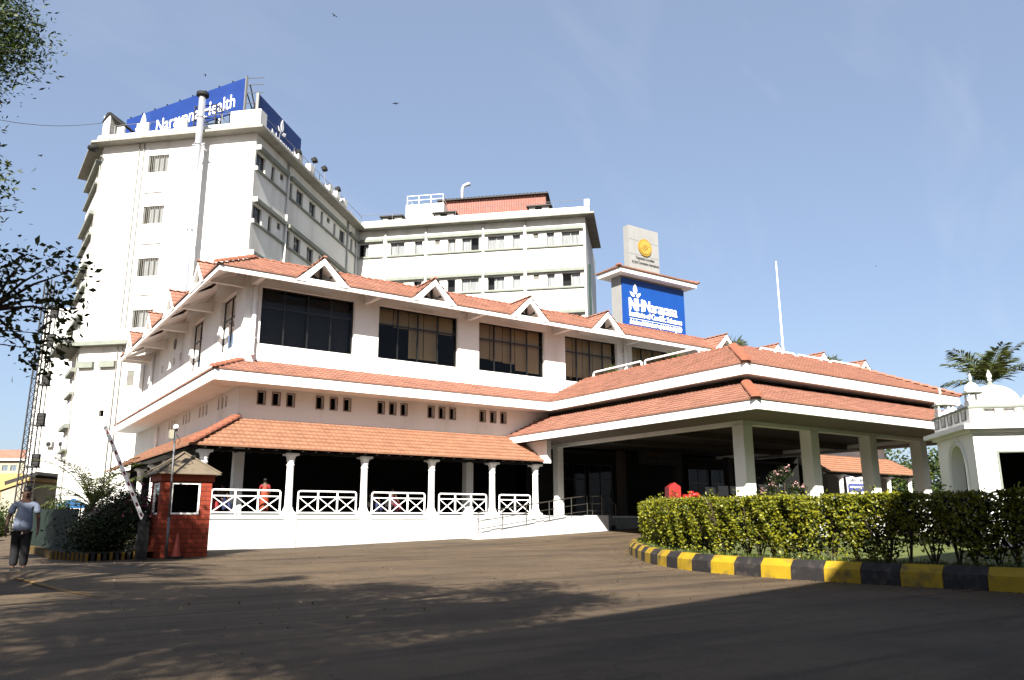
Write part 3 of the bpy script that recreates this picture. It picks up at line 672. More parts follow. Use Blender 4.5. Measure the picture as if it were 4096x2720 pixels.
def petal(mb, F, c, ang, L, W, d=.0, t=.03):
    n = 8; out = []
    for k in range(n + 1): x = k / n; out.append((W * math.sin(math.pi * x ** .75) * .5, L * x))
    pts = out + [(-a, b) for a, b in out[1:-1][::-1]]
    ca, sa = math.cos(ang), math.sin(ang)
    P = [F @ Vector((c[0] + a * ca + b * sa, c[1] - a * sa + b * ca, d)) for a, b in pts]
    off = (F.to_3x3() @ Vector((0, 0, t)))
    mb.prism(P, off)
def lotus(F, c, s, mat_, parent):
    mb = MB()
    for a, L, W in ((0, 1.1, .5), (R(-52), .72, .34), (R(52), .72, .34)): petal(mb, F, (c[0] + s * .2 * math.sin(a), c[1] + s * (.3 if a == 0 else .05)), a, L * s, W * s)
    return mb.build('lotus_emblem', mat_, parent)
XZ = lambda x, y, z: Matrix.Translation((x, y, z)) @ Matrix.Rotation(R(90), 4, 'X')      # text facing -y

# dark sign over the entrance
sg = thing('entrance_sign', 'dark name sign hanging under the canopy above the hospital entrance', 'sign', (35.7, 33.3, 5.2))
b = MB(); b.box(32.4, 35.7, 33.8, 33.9, 4.45, 5.3); b.build('board', 'darksteel', sg)
mbrown = mat('brown_lettering', (.2, .12, .07), .7)
textw('NH Narayana', XZ(33.0, 33.78, 4.95), 1.9, .3, mbrown, sg); textw('Institute of Cardiac Sciences', XZ(33.0, 33.78, 4.62), 2.2, .2, mbrown, sg)

# ================================================================== pylon sign on the roof
S = thing('rooftop_sign_tower', 'tall grey clad sign tower on the tiled roof with blue lettered panel and gold seal', 'sign', (36, 38, 12.5))
sy = 38.0
b = MB(); b.box(35.36, 41.26, sy + .08, 39.0, 12.6, 17.5); b.build('tower_body', 'clad', S)
b = MB(); b.box(35.42, 41.32, sy - .02, sy + .1, 13.5, 17.27); bp_ = b.build('blue_panel', 'blue', S)
FS = lambda x, z: XZ(x, sy - .045, z)
lotus(FS(36.55, 16.02), (0, 0), .68, 'letter', S)
textw('NH', FS(35.93, 15.12), 1.22, 1.15, 'letter', S, extrude=.04, bold=.03)
textw('Narayana', FS(37.28, 15.16), 3.15, 1.12, 'letter', S, extrude=.04, bold=.0)
textw('Institute of Cardiac Sciences', FS(35.95, 14.66), 4.95, .56, 'letter', S, extrude=.03, bold=.004)
b = MB(); b.box(35.98, 40.9, sy - .05, sy - .02, 14.5, 14.525); b.build('rule_line', 'letter', S)
textw('ನಾರಾಯಣ ಇನ್ಸ್ಟಿಟ್ಯೂಟ್ ಆಫ್ ಕಾರ್ಡಿಯಾಕ್ ಸೈನ್ಸಸ್', FS(35.98, 14.12), 4.95, .42, 'letter', S, extrude=.02, bold=.0)
b = MB(); b.box(34.72, 42.0, 37.35, 39.65, 17.42, 17.72); b.build('cap_fascia', 'trim', S)
mb = MB(); tiles(mb, (0, 37.25, 17.72), (1, 0, 0), (0, 1, 0), .38, lambda v: (34.6 + v * .7, 42.12 - v * .7), 1.15); tiles(mb, (0, 39.75, 17.72), (1, 0, 0), (0, -1, 0), .38, lambda v: (34.6 + v * .7, 42.12 - v * .7), 1.3)
tiles(mb, (34.6, 0, 17.72), (0, 1, 0), (1, 0, 0), .5, lambda v: (37.25 + v * 1.4, 39.75 - v * 1.4), .85); tiles(mb, (42.12, 0, 17.72), (0, 1, 0), (-1, 0, 0), .5, lambda v: (37.25 + v * 1.4, 39.75 - v * 1.4), .85)
cr = mb.build('cap_roof', 'tile_pale', S)
mb = MB(); ridge(mb, (34.55, 37.2, 17.76), (35.4, 38.45, 18.2), .12); ridge(mb, (42.15, 37.2, 17.76), (41.3, 38.45, 18.2), .12); ridge(mb, (35.4, 38.45, 18.2), (41.3, 38.45, 18.2), .12); mb.build('ridge_tiles', 'ridge', S)
b = MB(); b.box(36.5, 39.36, 38.32, 38.85, 18.0, 21.36); ub = b.build('seal_panel', 'clad', S)
b = MB()
for x in (37.02, 38.55): b.box(x, x + .02, 38.312, 38.32, 18.1, 21.36)
for z in (19.3, 20.35): b.box(36.5, 39.36, 38.309, 38.32, z, z + .02)
b.build('panel_joint', mat('joint_grey', (.45, .45, .44)), S)
sc_ = (37.98, 38.3, 19.93)
def disc(r, y0, y1, m, nm, par):
    d_ = MB(); d_.tube([(sc_[0], y0, sc_[2]), (sc_[0], y1, sc_[2])], r, 40); return d_.build(nm, m, par)
sl_ = disc(.63, 38.24, 38.32, 'gold', 'gold_seal', S); disc(.52, 38.225, 38.24, mat('seal_rim', (.62, .36, .03), .4), 'seal_ring', sl_); disc(.5, 38.21, 38.226, mat('seal_face', (.9, .6, .12), .35), 'seal_face', sl_)
b = MB()
for k in (-1, 0, 1): b.hexa([(sc_[0] - .28 + k * .14, 38.19, sc_[2] - .2 - .06 * k), (sc_[0] - .25 + k * .14, 38.19, sc_[2] - .22 - .06 * k), (sc_[0] + .2 + k * .14, 38.19, sc_[2] + .17 - .06 * k), (sc_[0] + .17 + k * .14, 38.19, sc_[2] + .19 - .06 * k),
                              (sc_[0] - .28 + k * .14, 38.21, sc_[2] - .2 - .06 * k), (sc_[0] - .25 + k * .14, 38.21, sc_[2] - .22 - .06 * k), (sc_[0] + .2 + k * .14, 38.21, sc_[2] + .17 - .06 * k), (sc_[0] + .17 + k * .14, 38.21, sc_[2] + .19 - .06 * k)])
b.build('seal_mark', mat('seal_mark_gold', (.5, .28, .02), .4), sl_)
textw('Organization Accredited', XZ(37.1, 38.3, 19.0), 1.75, .3, 'black', S, extrude=.006); textw('by Joint Commission International', XZ(36.72, 38.3, 18.66), 2.55, .3, 'black', S, extrude=.006)

# ================================================================== TOWER BLOCK (rotated frame)
FT = Matrix.Rotation(R(-44.688), 4, 'Z')
T = thing('hospital_tower_block', 'tall white multi-storey hospital block with sage sills behind the tiled building', 'building', (-35, 52, 0), frame=FT)
AX0, AX1, AY, DY, DX = -42.0, -28.93, 52.0, 73.9, -5.57
ZT = 30.45
rows = [29.08, 24.82, 20.6, 16.4, 12.2]
wa = [(-37.93, -36.18, t - 1.45, t) for t in (29.35, 25.1, 20.88, 16.82)]
low = [(-37.83, -37.25, 11.05, 12.2), (-39.8, -39.42, 8.85, 9.32)]
# B windows (ly ranges)
k_ = 1.1064
Bw = [(47.2, 48.5, 0), (49.45, 49.95, 0), (50.8, 51.35, 1), (52.45, 52.9, 0), (53.6, 54.8, 0), (55.95, 57.15, 0), (58.25, 58.7, 0), (59.5, 60.1, 1), (60.95, 61.4, 0), (62.3, 63.5, 0), (64.9, 65.4, 0), (66.0, 66.6, 1)]
Bw = [(a * k_, b * k_, c) for a, b, c in Bw]
Dw = [(26.02, 25.08, 0), (23.0, 21.65, 0), (20.68, 19.93, 0), (18.76, 18.29, 1), (17.56, 16.81, 0), (16.24, 14.64, 0), (13.85, 12.3, 0), (11.57, 10.87, 0), (9.7, 9.21, 1), (8.5, 7.8, 0), (7.16, 5.54, 0)]
Dw = [(-a * k_, -b * k_, c) for a, b, c in Dw]
PA, PB, PD = Px(AY), Pxr(AX1), Px(DY)
def zz(t, c): return (t - .55, t) if c else (t - 1.34, t)
w = MB()
wall(w, PA, AX0, AX1, 0, ZT, wa + low + [(-37.95, -36.16, t + .05, t + 1.15) for t in (25.1, 20.88, 16.82)], .22)
wall(w, PB, AY, DY, 0, ZT, [(a, b, *zz(t, c)) for t in rows for a, b, c in Bw], .3)
wall(w, PD, AX1, DX, 0, ZT, [(a, b, *zz(t, c)) for t in rows for a, b, c in Dw], .3)
w.quad((DX, DY, 0), (DX, DY + 14, 0), (DX, DY + 14, ZT), (DX, DY, ZT))
w.quad((AX0, DY + 14, 0), (DX, DY + 14, 0), (DX, DY + 14, ZT), (AX0, DY + 14, ZT))
# recessed panels over the face A windows
for t in (25.1, 20.88, 16.82): w.quad((-37.95, AY + .1, t + .05), (-36.16, AY + .1, t + .05), (-36.16, AY + .1, t + 1.15), (-37.95, AY + .1, t + 1.15))
w.box(-38.2, -37.98, AY - .04, AY - .002, 29.4, ZT); 
# face C: runs parallel to the low building, angled to face A
cdir = Vector((math.sin(-R(-44.688)) * 0 + math.cos(R(90 + 44.688)), math.sin(R(90 + 44.688)), 0))
cdir = (FT.inverted().to_3x3() @ Vector((0, 1, 0))).normalized(); cn = (FT.inverted().to_3x3() @ Vector((-1, 0, 0))).normalized()
PC = lambda u, d, z: (AX0 + cdir.x * u - cn.x * d, AY + cdir.y * u - cn.y * d, z)
Cw = [(1.2, 2.4), (3.4, 4.1), (5.4, 6.6)]
wall(w, PC, 0, 7.8, 14.4, ZT, [(a, b, t - 1.34, t) for t in rows[:4] for a, b in Cw], .3)
Cl = [(.9, 1.9), (2.5, 3.5)]
wall(w, PC, 0, 4.4, 0, 14.4, [(a, b, t - 1.34, t) for t in (12.2, 8.0) for a, b in Cl], .3)
w.quad(PC(4.4, 0, 14.4), PC(7.8, 0, 14.4), PC(7.8, 6, 14.4), PC(4.4, 6, 14.4)); w.quad(PC(4.4, 0, 0), PC(4.4, 6, 0), PC(4.4, 6, 14.4), PC(4.4, 0, 14.4))
e0 = PC(7.8, 0, 0); w.quad((e0[0], e0[1], 14.4), (e0[0] + 4, e0[1] + 12, 14.4), (e0[0] + 4, e0[1] + 12, ZT), (e0[0], e0[1], ZT))
w.build('wall', 'tower', T)
i_ = MB(); dd = 1.2
i_.quad((AX0 + .5, AY + .7, 0), (AX1 - .7, AY + .7, 0), (AX1 - .7, AY + .7, ZT), (AX0 + .5, AY + .7, ZT)); i_.quad((AX1 - .7, AY + .7, 0), (AX1 - .7, DY + .7, 0), (AX1 - .7, DY + .7, ZT), (AX1 - .7, AY + .7, ZT))
i_.quad((AX1 - .7, DY + .7, 0), (DX - .2, DY + .7, 0), (DX - .2, DY + .7, ZT), (AX1 - .7, DY + .7, ZT)); a_, b_ = PC(.3, .7, 0), PC(4.2, .7, 0)
i_.quad(a_, b_, (b_[0], b_[1], ZT), (a_[0], a_[1], ZT)); i_.build('interior', 'dark', T)  # near-black sheets paint in the shade of the tower rooms
# windows
def tw(P, a, b, z0, z1, louver, seed):
    rr = random.Random(seed)
    if louver:
        l = MB(); n = 5
        for k in range(n): z = z0 + (z1 - z0) * k / n; l.hexa([P(a, .08, z), P(b, .08, z), P(b, .16, z + .08), P(a, .16, z + .08), P(a, .08, z + .02), P(b, .08, z + .02), P(b, .16, z + .1), P(a, .16, z + .1)])
        l.build('louvre_vent', 'eave_paint', T); return
    fr = window(T, P, a, b, z0, z1, .16, 2 if b - a > .9 else 1, (), .05, 'alu', 'clearglass')
    if rr.random() < .93:
        c = MB(); x0, x1 = a + .08, b - .08
        if rr.random() < .3: (x1 := a + (b - a) * rr.uniform(.45, .8)) if rr.random() < .5 else (x0 := a + (b - a) * rr.uniform(.25, .5))
        n = max(4, int((x1 - x0) / .07)); vs = []
        for k in range(n + 1): u_ = x0 + (x1 - x0) * k / n; o_ = .03 * (k % 2); vs += [P(u_, .3 + o_, z0 + .04), P(u_, .3 + o_, z1 - .04)]
        c.add(vs, [(2 * k, 2 * k + 2, 2 * k + 3, 2 * k + 1) for k in range(n)]); c.build('curtain', 'curtain', fr)
sd0 = 0
for t in rows[:3]:
    for a, b, c in Bw: sd0 += 1; tw(PB, a, b, *zz(t, c), c, sd0)
for t in rows[:4]:
    for a, b, c in Dw: sd0 += 1; tw(PD, a, b, *zz(t, c), c, sd0)
for t, cw_ in [(t, Cw) for t in rows[:4]] + [(12.2, Cl), (8.0, Cl)]:
    for a, b in cw_: sd0 += 1; tw(PC, a, b, t - 1.34, t, 0, sd0)
for a, b, z0, z1 in wa + low[:1]:
    fr = window(T, PA, a, b, z0, z1, .12, 4 if b - a > 1 else 2, (), .045, 'alu', 'clearglass')
    c = MB(); n = 22; vs = []
    for k in range(n + 1):
        u_ = a + .45 + (b - a - .5) * k / n; vs += [PA(u_, .24 + .03 * (k % 2), z0 + .05), PA(u_, .24 + .03 * (k % 2), z1 - .05)]
    c.add(vs, [(2 * k, 2 * k + 2, 2 * k + 3, 2 * k + 1) for k in range(n)]); c.build('curtain', 'curtain', fr)
    g = MB()
    for k in range(1, 12): u_ = a + (b - a) * k / 12; g.bar(PA(u_, .06, z0 + .01), PA(u_, .06, z1 - .01), .025)
    g.build('window_grille', 'eave_paint', fr)
# sage lintel and sill bands
def band(P, a, b, z, h, pr=.14):
    x = MB(); x.box(a, b, -pr, .0, z, z + h, P); return x
bb = MB()
def addband(P, segs, zs, h, pr):
    for z in zs:
        for a, b in segs: x = MB(); x.box(a, b, -pr, -.002, z, z + h, P); x.build('window_band', 'sage', T)
Bseg = [(52.3, 57.3), (57.9, 70.6), (71.2, 73.7)]; Dseg = [(-28.7, -26.2), (-25.8, -21.8), (-21.55, -15.9), (-15.65, -11.7), (-11.4, -5.75)]
addband(PB, Bseg, [t + .12 for t in rows], .3, .32); addband(PB, Bseg, [t - 1.34 - .22 for t in rows], .16, .16)
addband(PD, Dseg, [t + .12 for t in rows], .3, .32); addband(PD, Dseg, [t - 1.34 - .22 for t in rows], .16, .16)
for sg_, ts_ in (([(.5, 7.6)], rows[:4]), ([(.3, 4.2)], [12.2, 8.0])): addband(PC, sg_, [t + .12 for t in ts_], .3, .4); addband(PC, sg_, [t - 1.34 - .25 for t in ts_], .18, .3)
bb.box(-41.9, -40.6, AY - .3, AY - .002, 12.5, 12.98); bb.box(-40.1, -38.8, AY - .3, AY - .002, 12.5, 12.98)
bb.build('sage_band', 'sage', T)
bb = MB()
for z in [t + .1 for t in rows]:
    bb.box(52.15, 52.29, -.36, -.002, z, z + .36, PB)
for z in [t - 1.6 for t in rows]: bb.box(52.1, 52.29, -.2, -.002, z, z + .3, PB)
bb.build('band_end', 'tower', T)
# eave slab (with underside), parapet with openings
e = MB(); ov = .9; e0 = PC(7.8, 0, 0)
def slab(z0, z1, ov, inn):
    # outer outline of the whole L block, offset outward
    P0 = [PC(7.9, -ov, 0), PC(-ov * .38, -ov, 0), (AX1 + ov, AY - ov, 0), (AX1 + ov, DY - ov, 0), (DX + ov, DY - ov, 0), (DX + ov, DY + 9.5, 0)]
    P1 = [PC(7.9, inn, 0), PC(inn * .38, inn, 0), (AX1 - inn, AY + inn, 0), (AX1 - inn, DY + inn, 0), (DX - inn, DY + inn, 0), (DX - inn, DY + 9.5, 0)]
    for i in range(5):
        a0, a1, b0, b1 = P0[i], P0[i + 1], P1[i], P1[i + 1]
        e.hexa([(a0[0], a0[1], z0), (a1[0], a1[1], z0), (b1[0], b1[1], z0), (b0[0], b0[1], z0), (a0[0], a0[1], z1), (a1[0], a1[1], z1), (b1[0], b1[1], z1), (b0[0], b0[1], z1)])
slab(30.45, 30.62, .95, .4); e.build('roof_eave', 'eave_paint', T)
e = MB(); slab(30.62, 31.2, .5, -.3)
e.box(AX1 - 2.0, AX1 + .5, AY - .5, AY - .3, 31.2, 32.2); e.box(-35.6, -34.6, AY - .5, AY - .3, 31.2, 32.0); e.box(-38.9, -37.9, AY - .5, AY - .3, 31.2, 31.95)
e.box(-40.6, -40.0, AY - .5, AY - .3, 31.2, 31.8); e.box(AX1 + .3, AX1 + .5, AY - .3, AY + .5, 31.2, 32.2)
e.box(-41.9, -41.3, AY - .5, AY + 1.2, 31.2, 32.9)
e.box(-28.4, DX + .45, DY - .5, DY - .32, 31.2, 31.35); e.box(DX + .0, DX + .5, DY - .5, DY + .0, 31.35, 32.1)
e.build('parapet', 'tower', T)
e = MB(); e.quad((AX0 - .2, AY, 31.0), (AX1, AY, 31.0), (AX1, DY + 10, 31.0), (AX0 - 3, DY + 10, 31.0)); e.quad((AX1, DY, 31.0), (DX, DY, 31.0), (DX, DY + 10, 31.0), (AX1, DY + 10, 31.0)); e.build('roof_deck', 'concrete', T)
# lower ledge with sage lip
e = MB(); e.box(-42.3, -30, AY - .5, AY - .004, 14.42, 15.3); e.box(0, 5.2, -1.4, -.004, 14.42, 14.6, PC); e.box(-1.2, 5.2, -1.35, -1.2, 14.6, 15.3, PC); e.build('ledge_parapet', 'tower', T)
e = MB(); e.box(-42.4, -30, AY - .7, AY - .004, 14.1, 14.42); e.box(-.6, 5.3, -1.5, -.004, 14.1, 14.42, PC); e.build('ledge_lip', 'sage', T)
# wall pipes
for P, us, z0 in ((PB, (57.55, 70.9, 73.2), 0), (PD, (-25.97, -21.7, -15.77, -11.55), 0), (PA, (-38.75, -38.35), 0), (PC, (.15,), 0)):
    for i, u_ in enumerate(us):
        t = MB(); t.tube([P(u_, -.1, z0), P(u_, -.1, 30.4)], .09 if P in (PB, PD) else .035, 8); t.build('drainpipe', 'tower' if P in (PB, PD) else 'eave_paint', T, True)
# exhaust stack
t = MB(); t.tube([(-32.93, AY - 1.3, 6), (-32.93, AY - 1.3, 33.3)], .25, 20)
for z in (14, 22.3, 29.2, 31.45): t.tube([(-32.93, AY - 1.3, z), (-32.93, AY - 1.3, z + .12)], .3, 20)
ex = t.build('exhaust_stack', 'steel', T, True)
t = MB(); t.tube([(-32.93, AY - 1.3, 33.27), (-32.93, AY - 1.3, 33.5)], .46, 20); t.build('stack_cap', 'rubber', ex)
t = MB()
for z in (29.2, 31.45): t.bar((-33.4, AY - 1.3, z + .05), (-32.4, AY - 1.3, z + .05), .07); t.bar((-32.93, AY - 1.3, z + .05), (-32.93, AY, z + .05), .07)
t.build('stack_bracket', 'steel', ex)
# rails along parapets
def srail(pts, z0, h, sp, name='roof_railing', m='alu', r_=.022, rails=(1.,)):
    t = MB()
    for i in range(len(pts) - 1):
        a, b = Vector(pts[i]), Vector(pts[i + 1]); n = max(1, int((b - a).length / sp))
        for k in range(n + 1): p = a.lerp(b, k / n); t.tube([(p.x, p.y, z0), (p.x, p.y, z0 + h)], r_ * 1.2, 6)
        for q in rails: t.tube([(a.x, a.y, z0 + h * q), (b.x, b.y, z0 + h * q)], r_, 6)
    return t.build(name, m, T)
srail([(AX1 + .42, AY + .2, 0), (AX1 + .42, DY - .45, 0)], 31.15, .8, 2.6, 'roof_railing')
srail([(AX1 + .42, DY - .42, 0), (DX + .3, DY - .42, 0)], 31.3, .8, 3.0, 'roof_railing', 'alu')
srail([(-40.9, AY - .4, 0), (-35.7, AY - .4, 0)], 31.15, .85, 1.9); srail([(-33, AY - .4, 0), (-30.4, AY - .4, 0)], 31.15, .95, 1.3)
# dark steel frame by the stack
t = MB(); x0, x1, y0, y1 = -34.1, -32.3, AY - .35, AY + .5
for x in (x0, x1):
    for y in (y0, y1): t.bar((x, y, 31.0), (x, y, 33.05), .07)
for z in (31.1, 31.9, 33.0):
    t.bar((x0, y0, z), (x1, y0, z), .06); t.bar((x0, y1, z), (x1, y1, z), .06); t.bar((x0, y0, z), (x0, y1, z), .06); t.bar((x1, y0, z), (x1, y1, z), .06)
t.bar((x1, y0, 33.0), (-30.6, AY + .1, 31.9), .05); t.bar((x1, y0, 32.6), (-31.2, AY + .1, 31.2), .05); t.bar((-31.2, AY, 31.1), (-31.2, AY, 32.1), .06); t.bar((-30.4, AY, 31.1), (-30.3, AY, 32.4), .06)
t.build('steel_frame', 'darksteel', T)
# wing roof-top rooms
yy = DY + 1.5
rmx = MB(); rmx.box(-24.4, -20.3, yy, yy + 5, 31, 33.7); pr_ = rmx.build('rooftop_room', 'tower', T)
t = MB()
for a, b in (((-24.3, yy + .05), (-20.4, yy + .05)), ((-20.4, yy + .05), (-20.4, yy + 4.9)), ((-24.3, yy + .05), (-24.3, yy + 4.9))):
    for h in (.5, 1.0): t.tube([(a[0], a[1], 33.7 + h), (b[0], b[1], 33.7 + h)], .028, 6)
    for k in range(4): q = (a[0] + (b[0] - a[0]) * k / 3, a[1] + (b[1] - a[1]) * k / 3); t.tube([(q[0], q[1], 33.7), (q[0], q[1], 34.7)], .03, 6)
t.build('room_railing', 'trim', pr_)
sh = MB(); n = 90; ysh = DY + 3
vs = []
for k in range(n + 1): x = -21.2 + 11.4 * k / n; o_ = .04 * (k % 2); vs += [(x, ysh + o_, 31), (x, ysh + o_, 34.55)]
sh.add(vs, [(2 * k, 2 * k + 2, 2 * k + 3, 2 * k + 1) for k in range(n)]); n = 30; vs = []
for k in range(n + 1): y = ysh + 5.0 * k / n; o_ = .04 * (k % 2); vs += [(-9.8 - o_, y, 31), (-9.8 - o_, y, 34.5 - .12 * k * .9)]
sh.add(vs, [(2 * k, 2 * k + 2, 2 * k + 3, 2 * k + 1) for k in range(n)]); shd = sh.build('rooftop_shed', 'redmetal', T)
t = MB(); n = 60; vs = []
for k in range(n + 1): x = -21.4 + 11.9 * k / n; o_ = .06 * (k % 2); vs += [(x, ysh - .35, 34.55 + o_), (x, ysh + 6, 33.5 + o_)]
t.add(vs, [(2 * k, 2 * k + 2, 2 * k + 3, 2 * k + 1) for k in range(n)]); t.box(-21.4, -9.5, ysh - .36, ysh - .3, 34.42, 34.55); t.build('shed_roof', 'darksteel', shd)
for x in (-26.6, -21.0, -11.2):
    v = MB(); v.box(x, x + 2.0, DY + .6, DY + 2, 31, 32.1); vv = v.build('roof_vent_box', 'tower', T)
    v = MB(); v.box(x - .25, x + 2.3, DY + .3, DY + 2.2, 32.1, 32.22); v.build('vent_box_roof', 'darksteel', vv); v = MB(); v.box(x + .6, x + 1.3, DY + .59, DY + .6, 31.45, 32.05); v.build('vent_opening', 'dark', vv)
t = MB(); t.tube([(-19.2, DY + 5, 33), (-19.2, DY + 5, 36.6), (-19.05, DY + 5, 36.95), (-18.7, DY + 5, 37.1), (-18.3, DY + 5, 37.15)], .2, 12); t.build('vent_pipe', 'steel', T, True)
t = MB(); t.tube([(DX + .1, DY + 3, 0), (DX + .1, DY + 3, 26.5)], .12, 8); t.build('green_downpipe', mat('green_pipe', (.02, .07, .05), .6), T)
# rooftop floodlights and antenna boxes on side B
for i, (y, h) in enumerate(((58.3, .5), (61.5, 1.3), (63.7, 1.5), (67, .9))):
    f_ = thing('floodlight', ['black floodlight on a white box at the foot of the dark blue billboard', 'black floodlight on a short stand, first beyond the dark blue billboard', 'black floodlight on the tallest stand above the roof edge', 'black floodlight farthest along the long roof edge'][i], 'floodlight', (AX1 + .5, y, 31.1), 'floodlights along the tower roof edge', FT)
    p = MB(); p.tube([(AX1 + .5, y, 31.1), (AX1 + .5, y, 31.1 + h)], .03, 6); p.build('post', 'alu', f_)
    p = MB(); p.hexa([(AX1 + .3, y - .25, 31.1 + h), (AX1 + .7, y - .25, 31.2 + h), (AX1 + .7, y + .25, 31.2 + h), (AX1 + .3, y + .25, 31.1 + h), (AX1 + .2, y - .25, 31.4 + h), (AX1 + .6, y - .25, 31.55 + h), (AX1 + .6, y + .25, 31.55 + h), (AX1 + .2, y + .25, 31.4 + h)]); p.build('lamp_head', 'rubber', f_)
bx = MB()
for y in (58.1, 60.5, 64.8, 66.5, 68.3): bx.box(AX1 + .1, AX1 + .6, y, y + .8, 31.2, 31.85)
bx.build('parapet_block', 'tower', T)
# dark street lamp head under the left eave corner
lm = MB(); lm.lathe((-42.2, AY - .9, 30.0), [(.02, -.32), (.3, -.26), (.42, -.1), (.4, .05), (.1, .2)], 14); lmp = single(lm, 'wall_lamp', 'rubber', 'dark rounded lamp head under the left eave corner of the tall block', 'lamp', (-42.2, AY - .9, 30.0), frame=FT, smooth=True)

# ---- billboards (built in world axes, own oriented frames)
d1 = Vector((-.46, .888, 0)).normalized(); p1 = Vector((15.45, 59.55, 0))     # right end
ang1 = math.atan2(-d1.y, -d1.x)                                            # local x runs left->right
FB1 = Matrix.Translation(p1 + d1 * 14.4) @ Matrix.Rotation(ang1, 4, 'Z')
bb1 = thing('rooftop_billboard', 'long blue rooftop billboard with white lotus and company name on the left roof', 'billboard', (7.2, 0, 31.1), None, FB1)
b = MB(); b.box(0, 14.4, 0, .12, 33.3, 36.1); b.build('panel', 'bluedark', bb1)
b = MB(); b.box(14.4, 14.52, -.03, .16, 32.6, 36.2); b.build('edge_strip', 'alu', bb1)
b = MB()
for k in range(10): x = .3 + k * 1.56; b.box(x - .05, x + .05, .12, .22, 31.0, 36.35)
for x in (14.0, 10, 6, 2): b.bar((x, .2, 35.8), (x + .3, 2.6, 31.1), .07); b.bar((x, .2, 33.6), (x + .2, 2.0, 31.3), .06)
for z in (33.9, 34.8, 35.5, 36.1): b.bar((14.5, .15, z), (15.6, .8, z + .1), .04)
b.bar((14.6, .3, 35.6), (15.3, 1.2, 31.2), .08); b.bar((14.7, .3, 33.2), (15.2, .9, 34), .05)
b.build('support_frame', 'darksteel', bb1)
X1 = lambda x, z: Matrix.Translation((x, -.03, z)) @ Matrix.Rotation(R(90), 4, 'X')
lotus(X1(2.35, 34.2), (0, 0), 1.35, 'letter', bb1)
textw('Narayana Health', X1(4.0, 33.78), 9.3, 1.75, 'letter', bb1, extrude=.01, bold=.0)
b = MB(); b.tube([(4.8, 3, 34.9), (4.8, 3, 37.6)], .06, 6); b.tube([(8.2, 3, 31), (8.2, 3, 37.6)], .06, 6); b.tube([(4.8, 3, 37.6), (9.8, 3, 37.6)], .05, 6); b.tube([(4.8, 3, 37.0), (9.8, 3, 37.0)], .04, 6); b.tube([(4.8, 3, 31), (4.8, 3, 35)], .06, 6)
single(b, 'rooftop_rail_frame', 'trim', 'white pipe rail frame sticking up behind the long blue billboard', 'railing', (4.8, 3, 31.0), frame=FB1)
bb2 = thing('rooftop_billboard', 'short dark blue rooftop billboard in shade, facing right above the long window side', 'billboard', (-28.9, 55.8, 31.1), None, FT)
b = MB(); b.box(-29.05, -28.93, 51.95, 59.6, 31.3, 33.75); b.build('panel', 'bluedark', bb2)
b = MB(); b.box(-29.1, -28.88, 51.83, 51.94, 31.2, 33.8); b.build('edge_strip', 'alu', bb2)
b = MB()
for y in (52.2, 54, 56, 58, 59.3): b.bar((-29.1, y, 31.1), (-29.1, y, 33.6), .08); b.bar((-29.15, y, 33.4), (-30.3, y, 31.1), .06)
b.build('support_frame', 'darksteel', bb2)
F2 = Matrix.Translation((-28.9, 55.95, 32.35)) @ Matrix.Rotation(R(90), 4, 'Z') @ Matrix.Rotation(R(90), 4, 'X')
lotus(F2, (0, -.1), 1.0, 'letter', bb2)
textw('Narayana', Matrix.Translation((-28.9, 54.2, 31.4)) @ Matrix.Rotation(R(90), 4, 'Z') @ Matrix.Rotation(R(90), 4, 'X'), 4.8, .9, 'letter', bb2, extrude=.01)

# black gable cover at the tower's left roof corner
b = MB(); b.prism([(-41.95, AY - .6, 32.3), (-41.6, AY - .6, 33.1), (-41.3, AY - .6, 33.15), (-40.0, AY - .3, 31.95), (-40.1, AY - .3, 31.85), (-41.4, AY - .6, 32.95)], (0, 1.6, 0)); b.build('corner_cover', 'rubber', T)

# ================================================================== left service block, mast, far houses
FR = Matrix.Rotation(R(-34.788 - 0), 4, 'Z')           # local y = camera-ish depth, local x = right
def L(x, y): v = FR.inverted() @ Vector((x, y, 0)); return v.x, v.y
lx_, ly_ = L(7.24, 97.26)     # left front corner of the block
K = thing('service_block', 'plain white windowless service block with overhanging upper floors left of the tower', 'building', (lx_ + 3, ly_, 0), None, FR)
b = MB(); x0, y0 = lx_, ly_
b.box(x0, x0 + 9, y0, y0 + 10, 4.85, 24.2); b.box(x0 + .3, x0 + 9, y0 + 3.0, y0 + 10, 0, 4.85); b.box(x0 - 2.0, x0 - .01, y0 + 1.2, y0 + 8, 0, 24.6); b.box(x0 - .01, x0 + .45, y0 + .2, y0 + 3, 0, 4.84)
b.box(x0 + 2.2, x0 + 9, y0 - .06, y0, 8.7, 8.85); b.box(x0, x0 + 9, y0 - .04, y0, 15.2, 15.26); b.box(x0, x0 + 9, y0 - .04, y0, 19.6, 19.66)
b.build('wall', 'tower', K)
b = MB()
for k in range(4): b.tube([(x0 - 1.75 + k * .45, y0 + 1.05, 0), (x0 - 1.75 + k * .45, y0 + 1.05, 24.3)], .07, 6)
b.tube([(x0 + .7, y0 + .9, .5), (x0 + .7, y0 + .9, 4.8)], .06, 6); b.build('wall_pipe', 'tower', K)
b = MB(); b.box(x0 + 1.75, x0 + 2.5, y0 - .03, y0, 9.9, 10.7); b.build('wall_panel', 'banner', K)
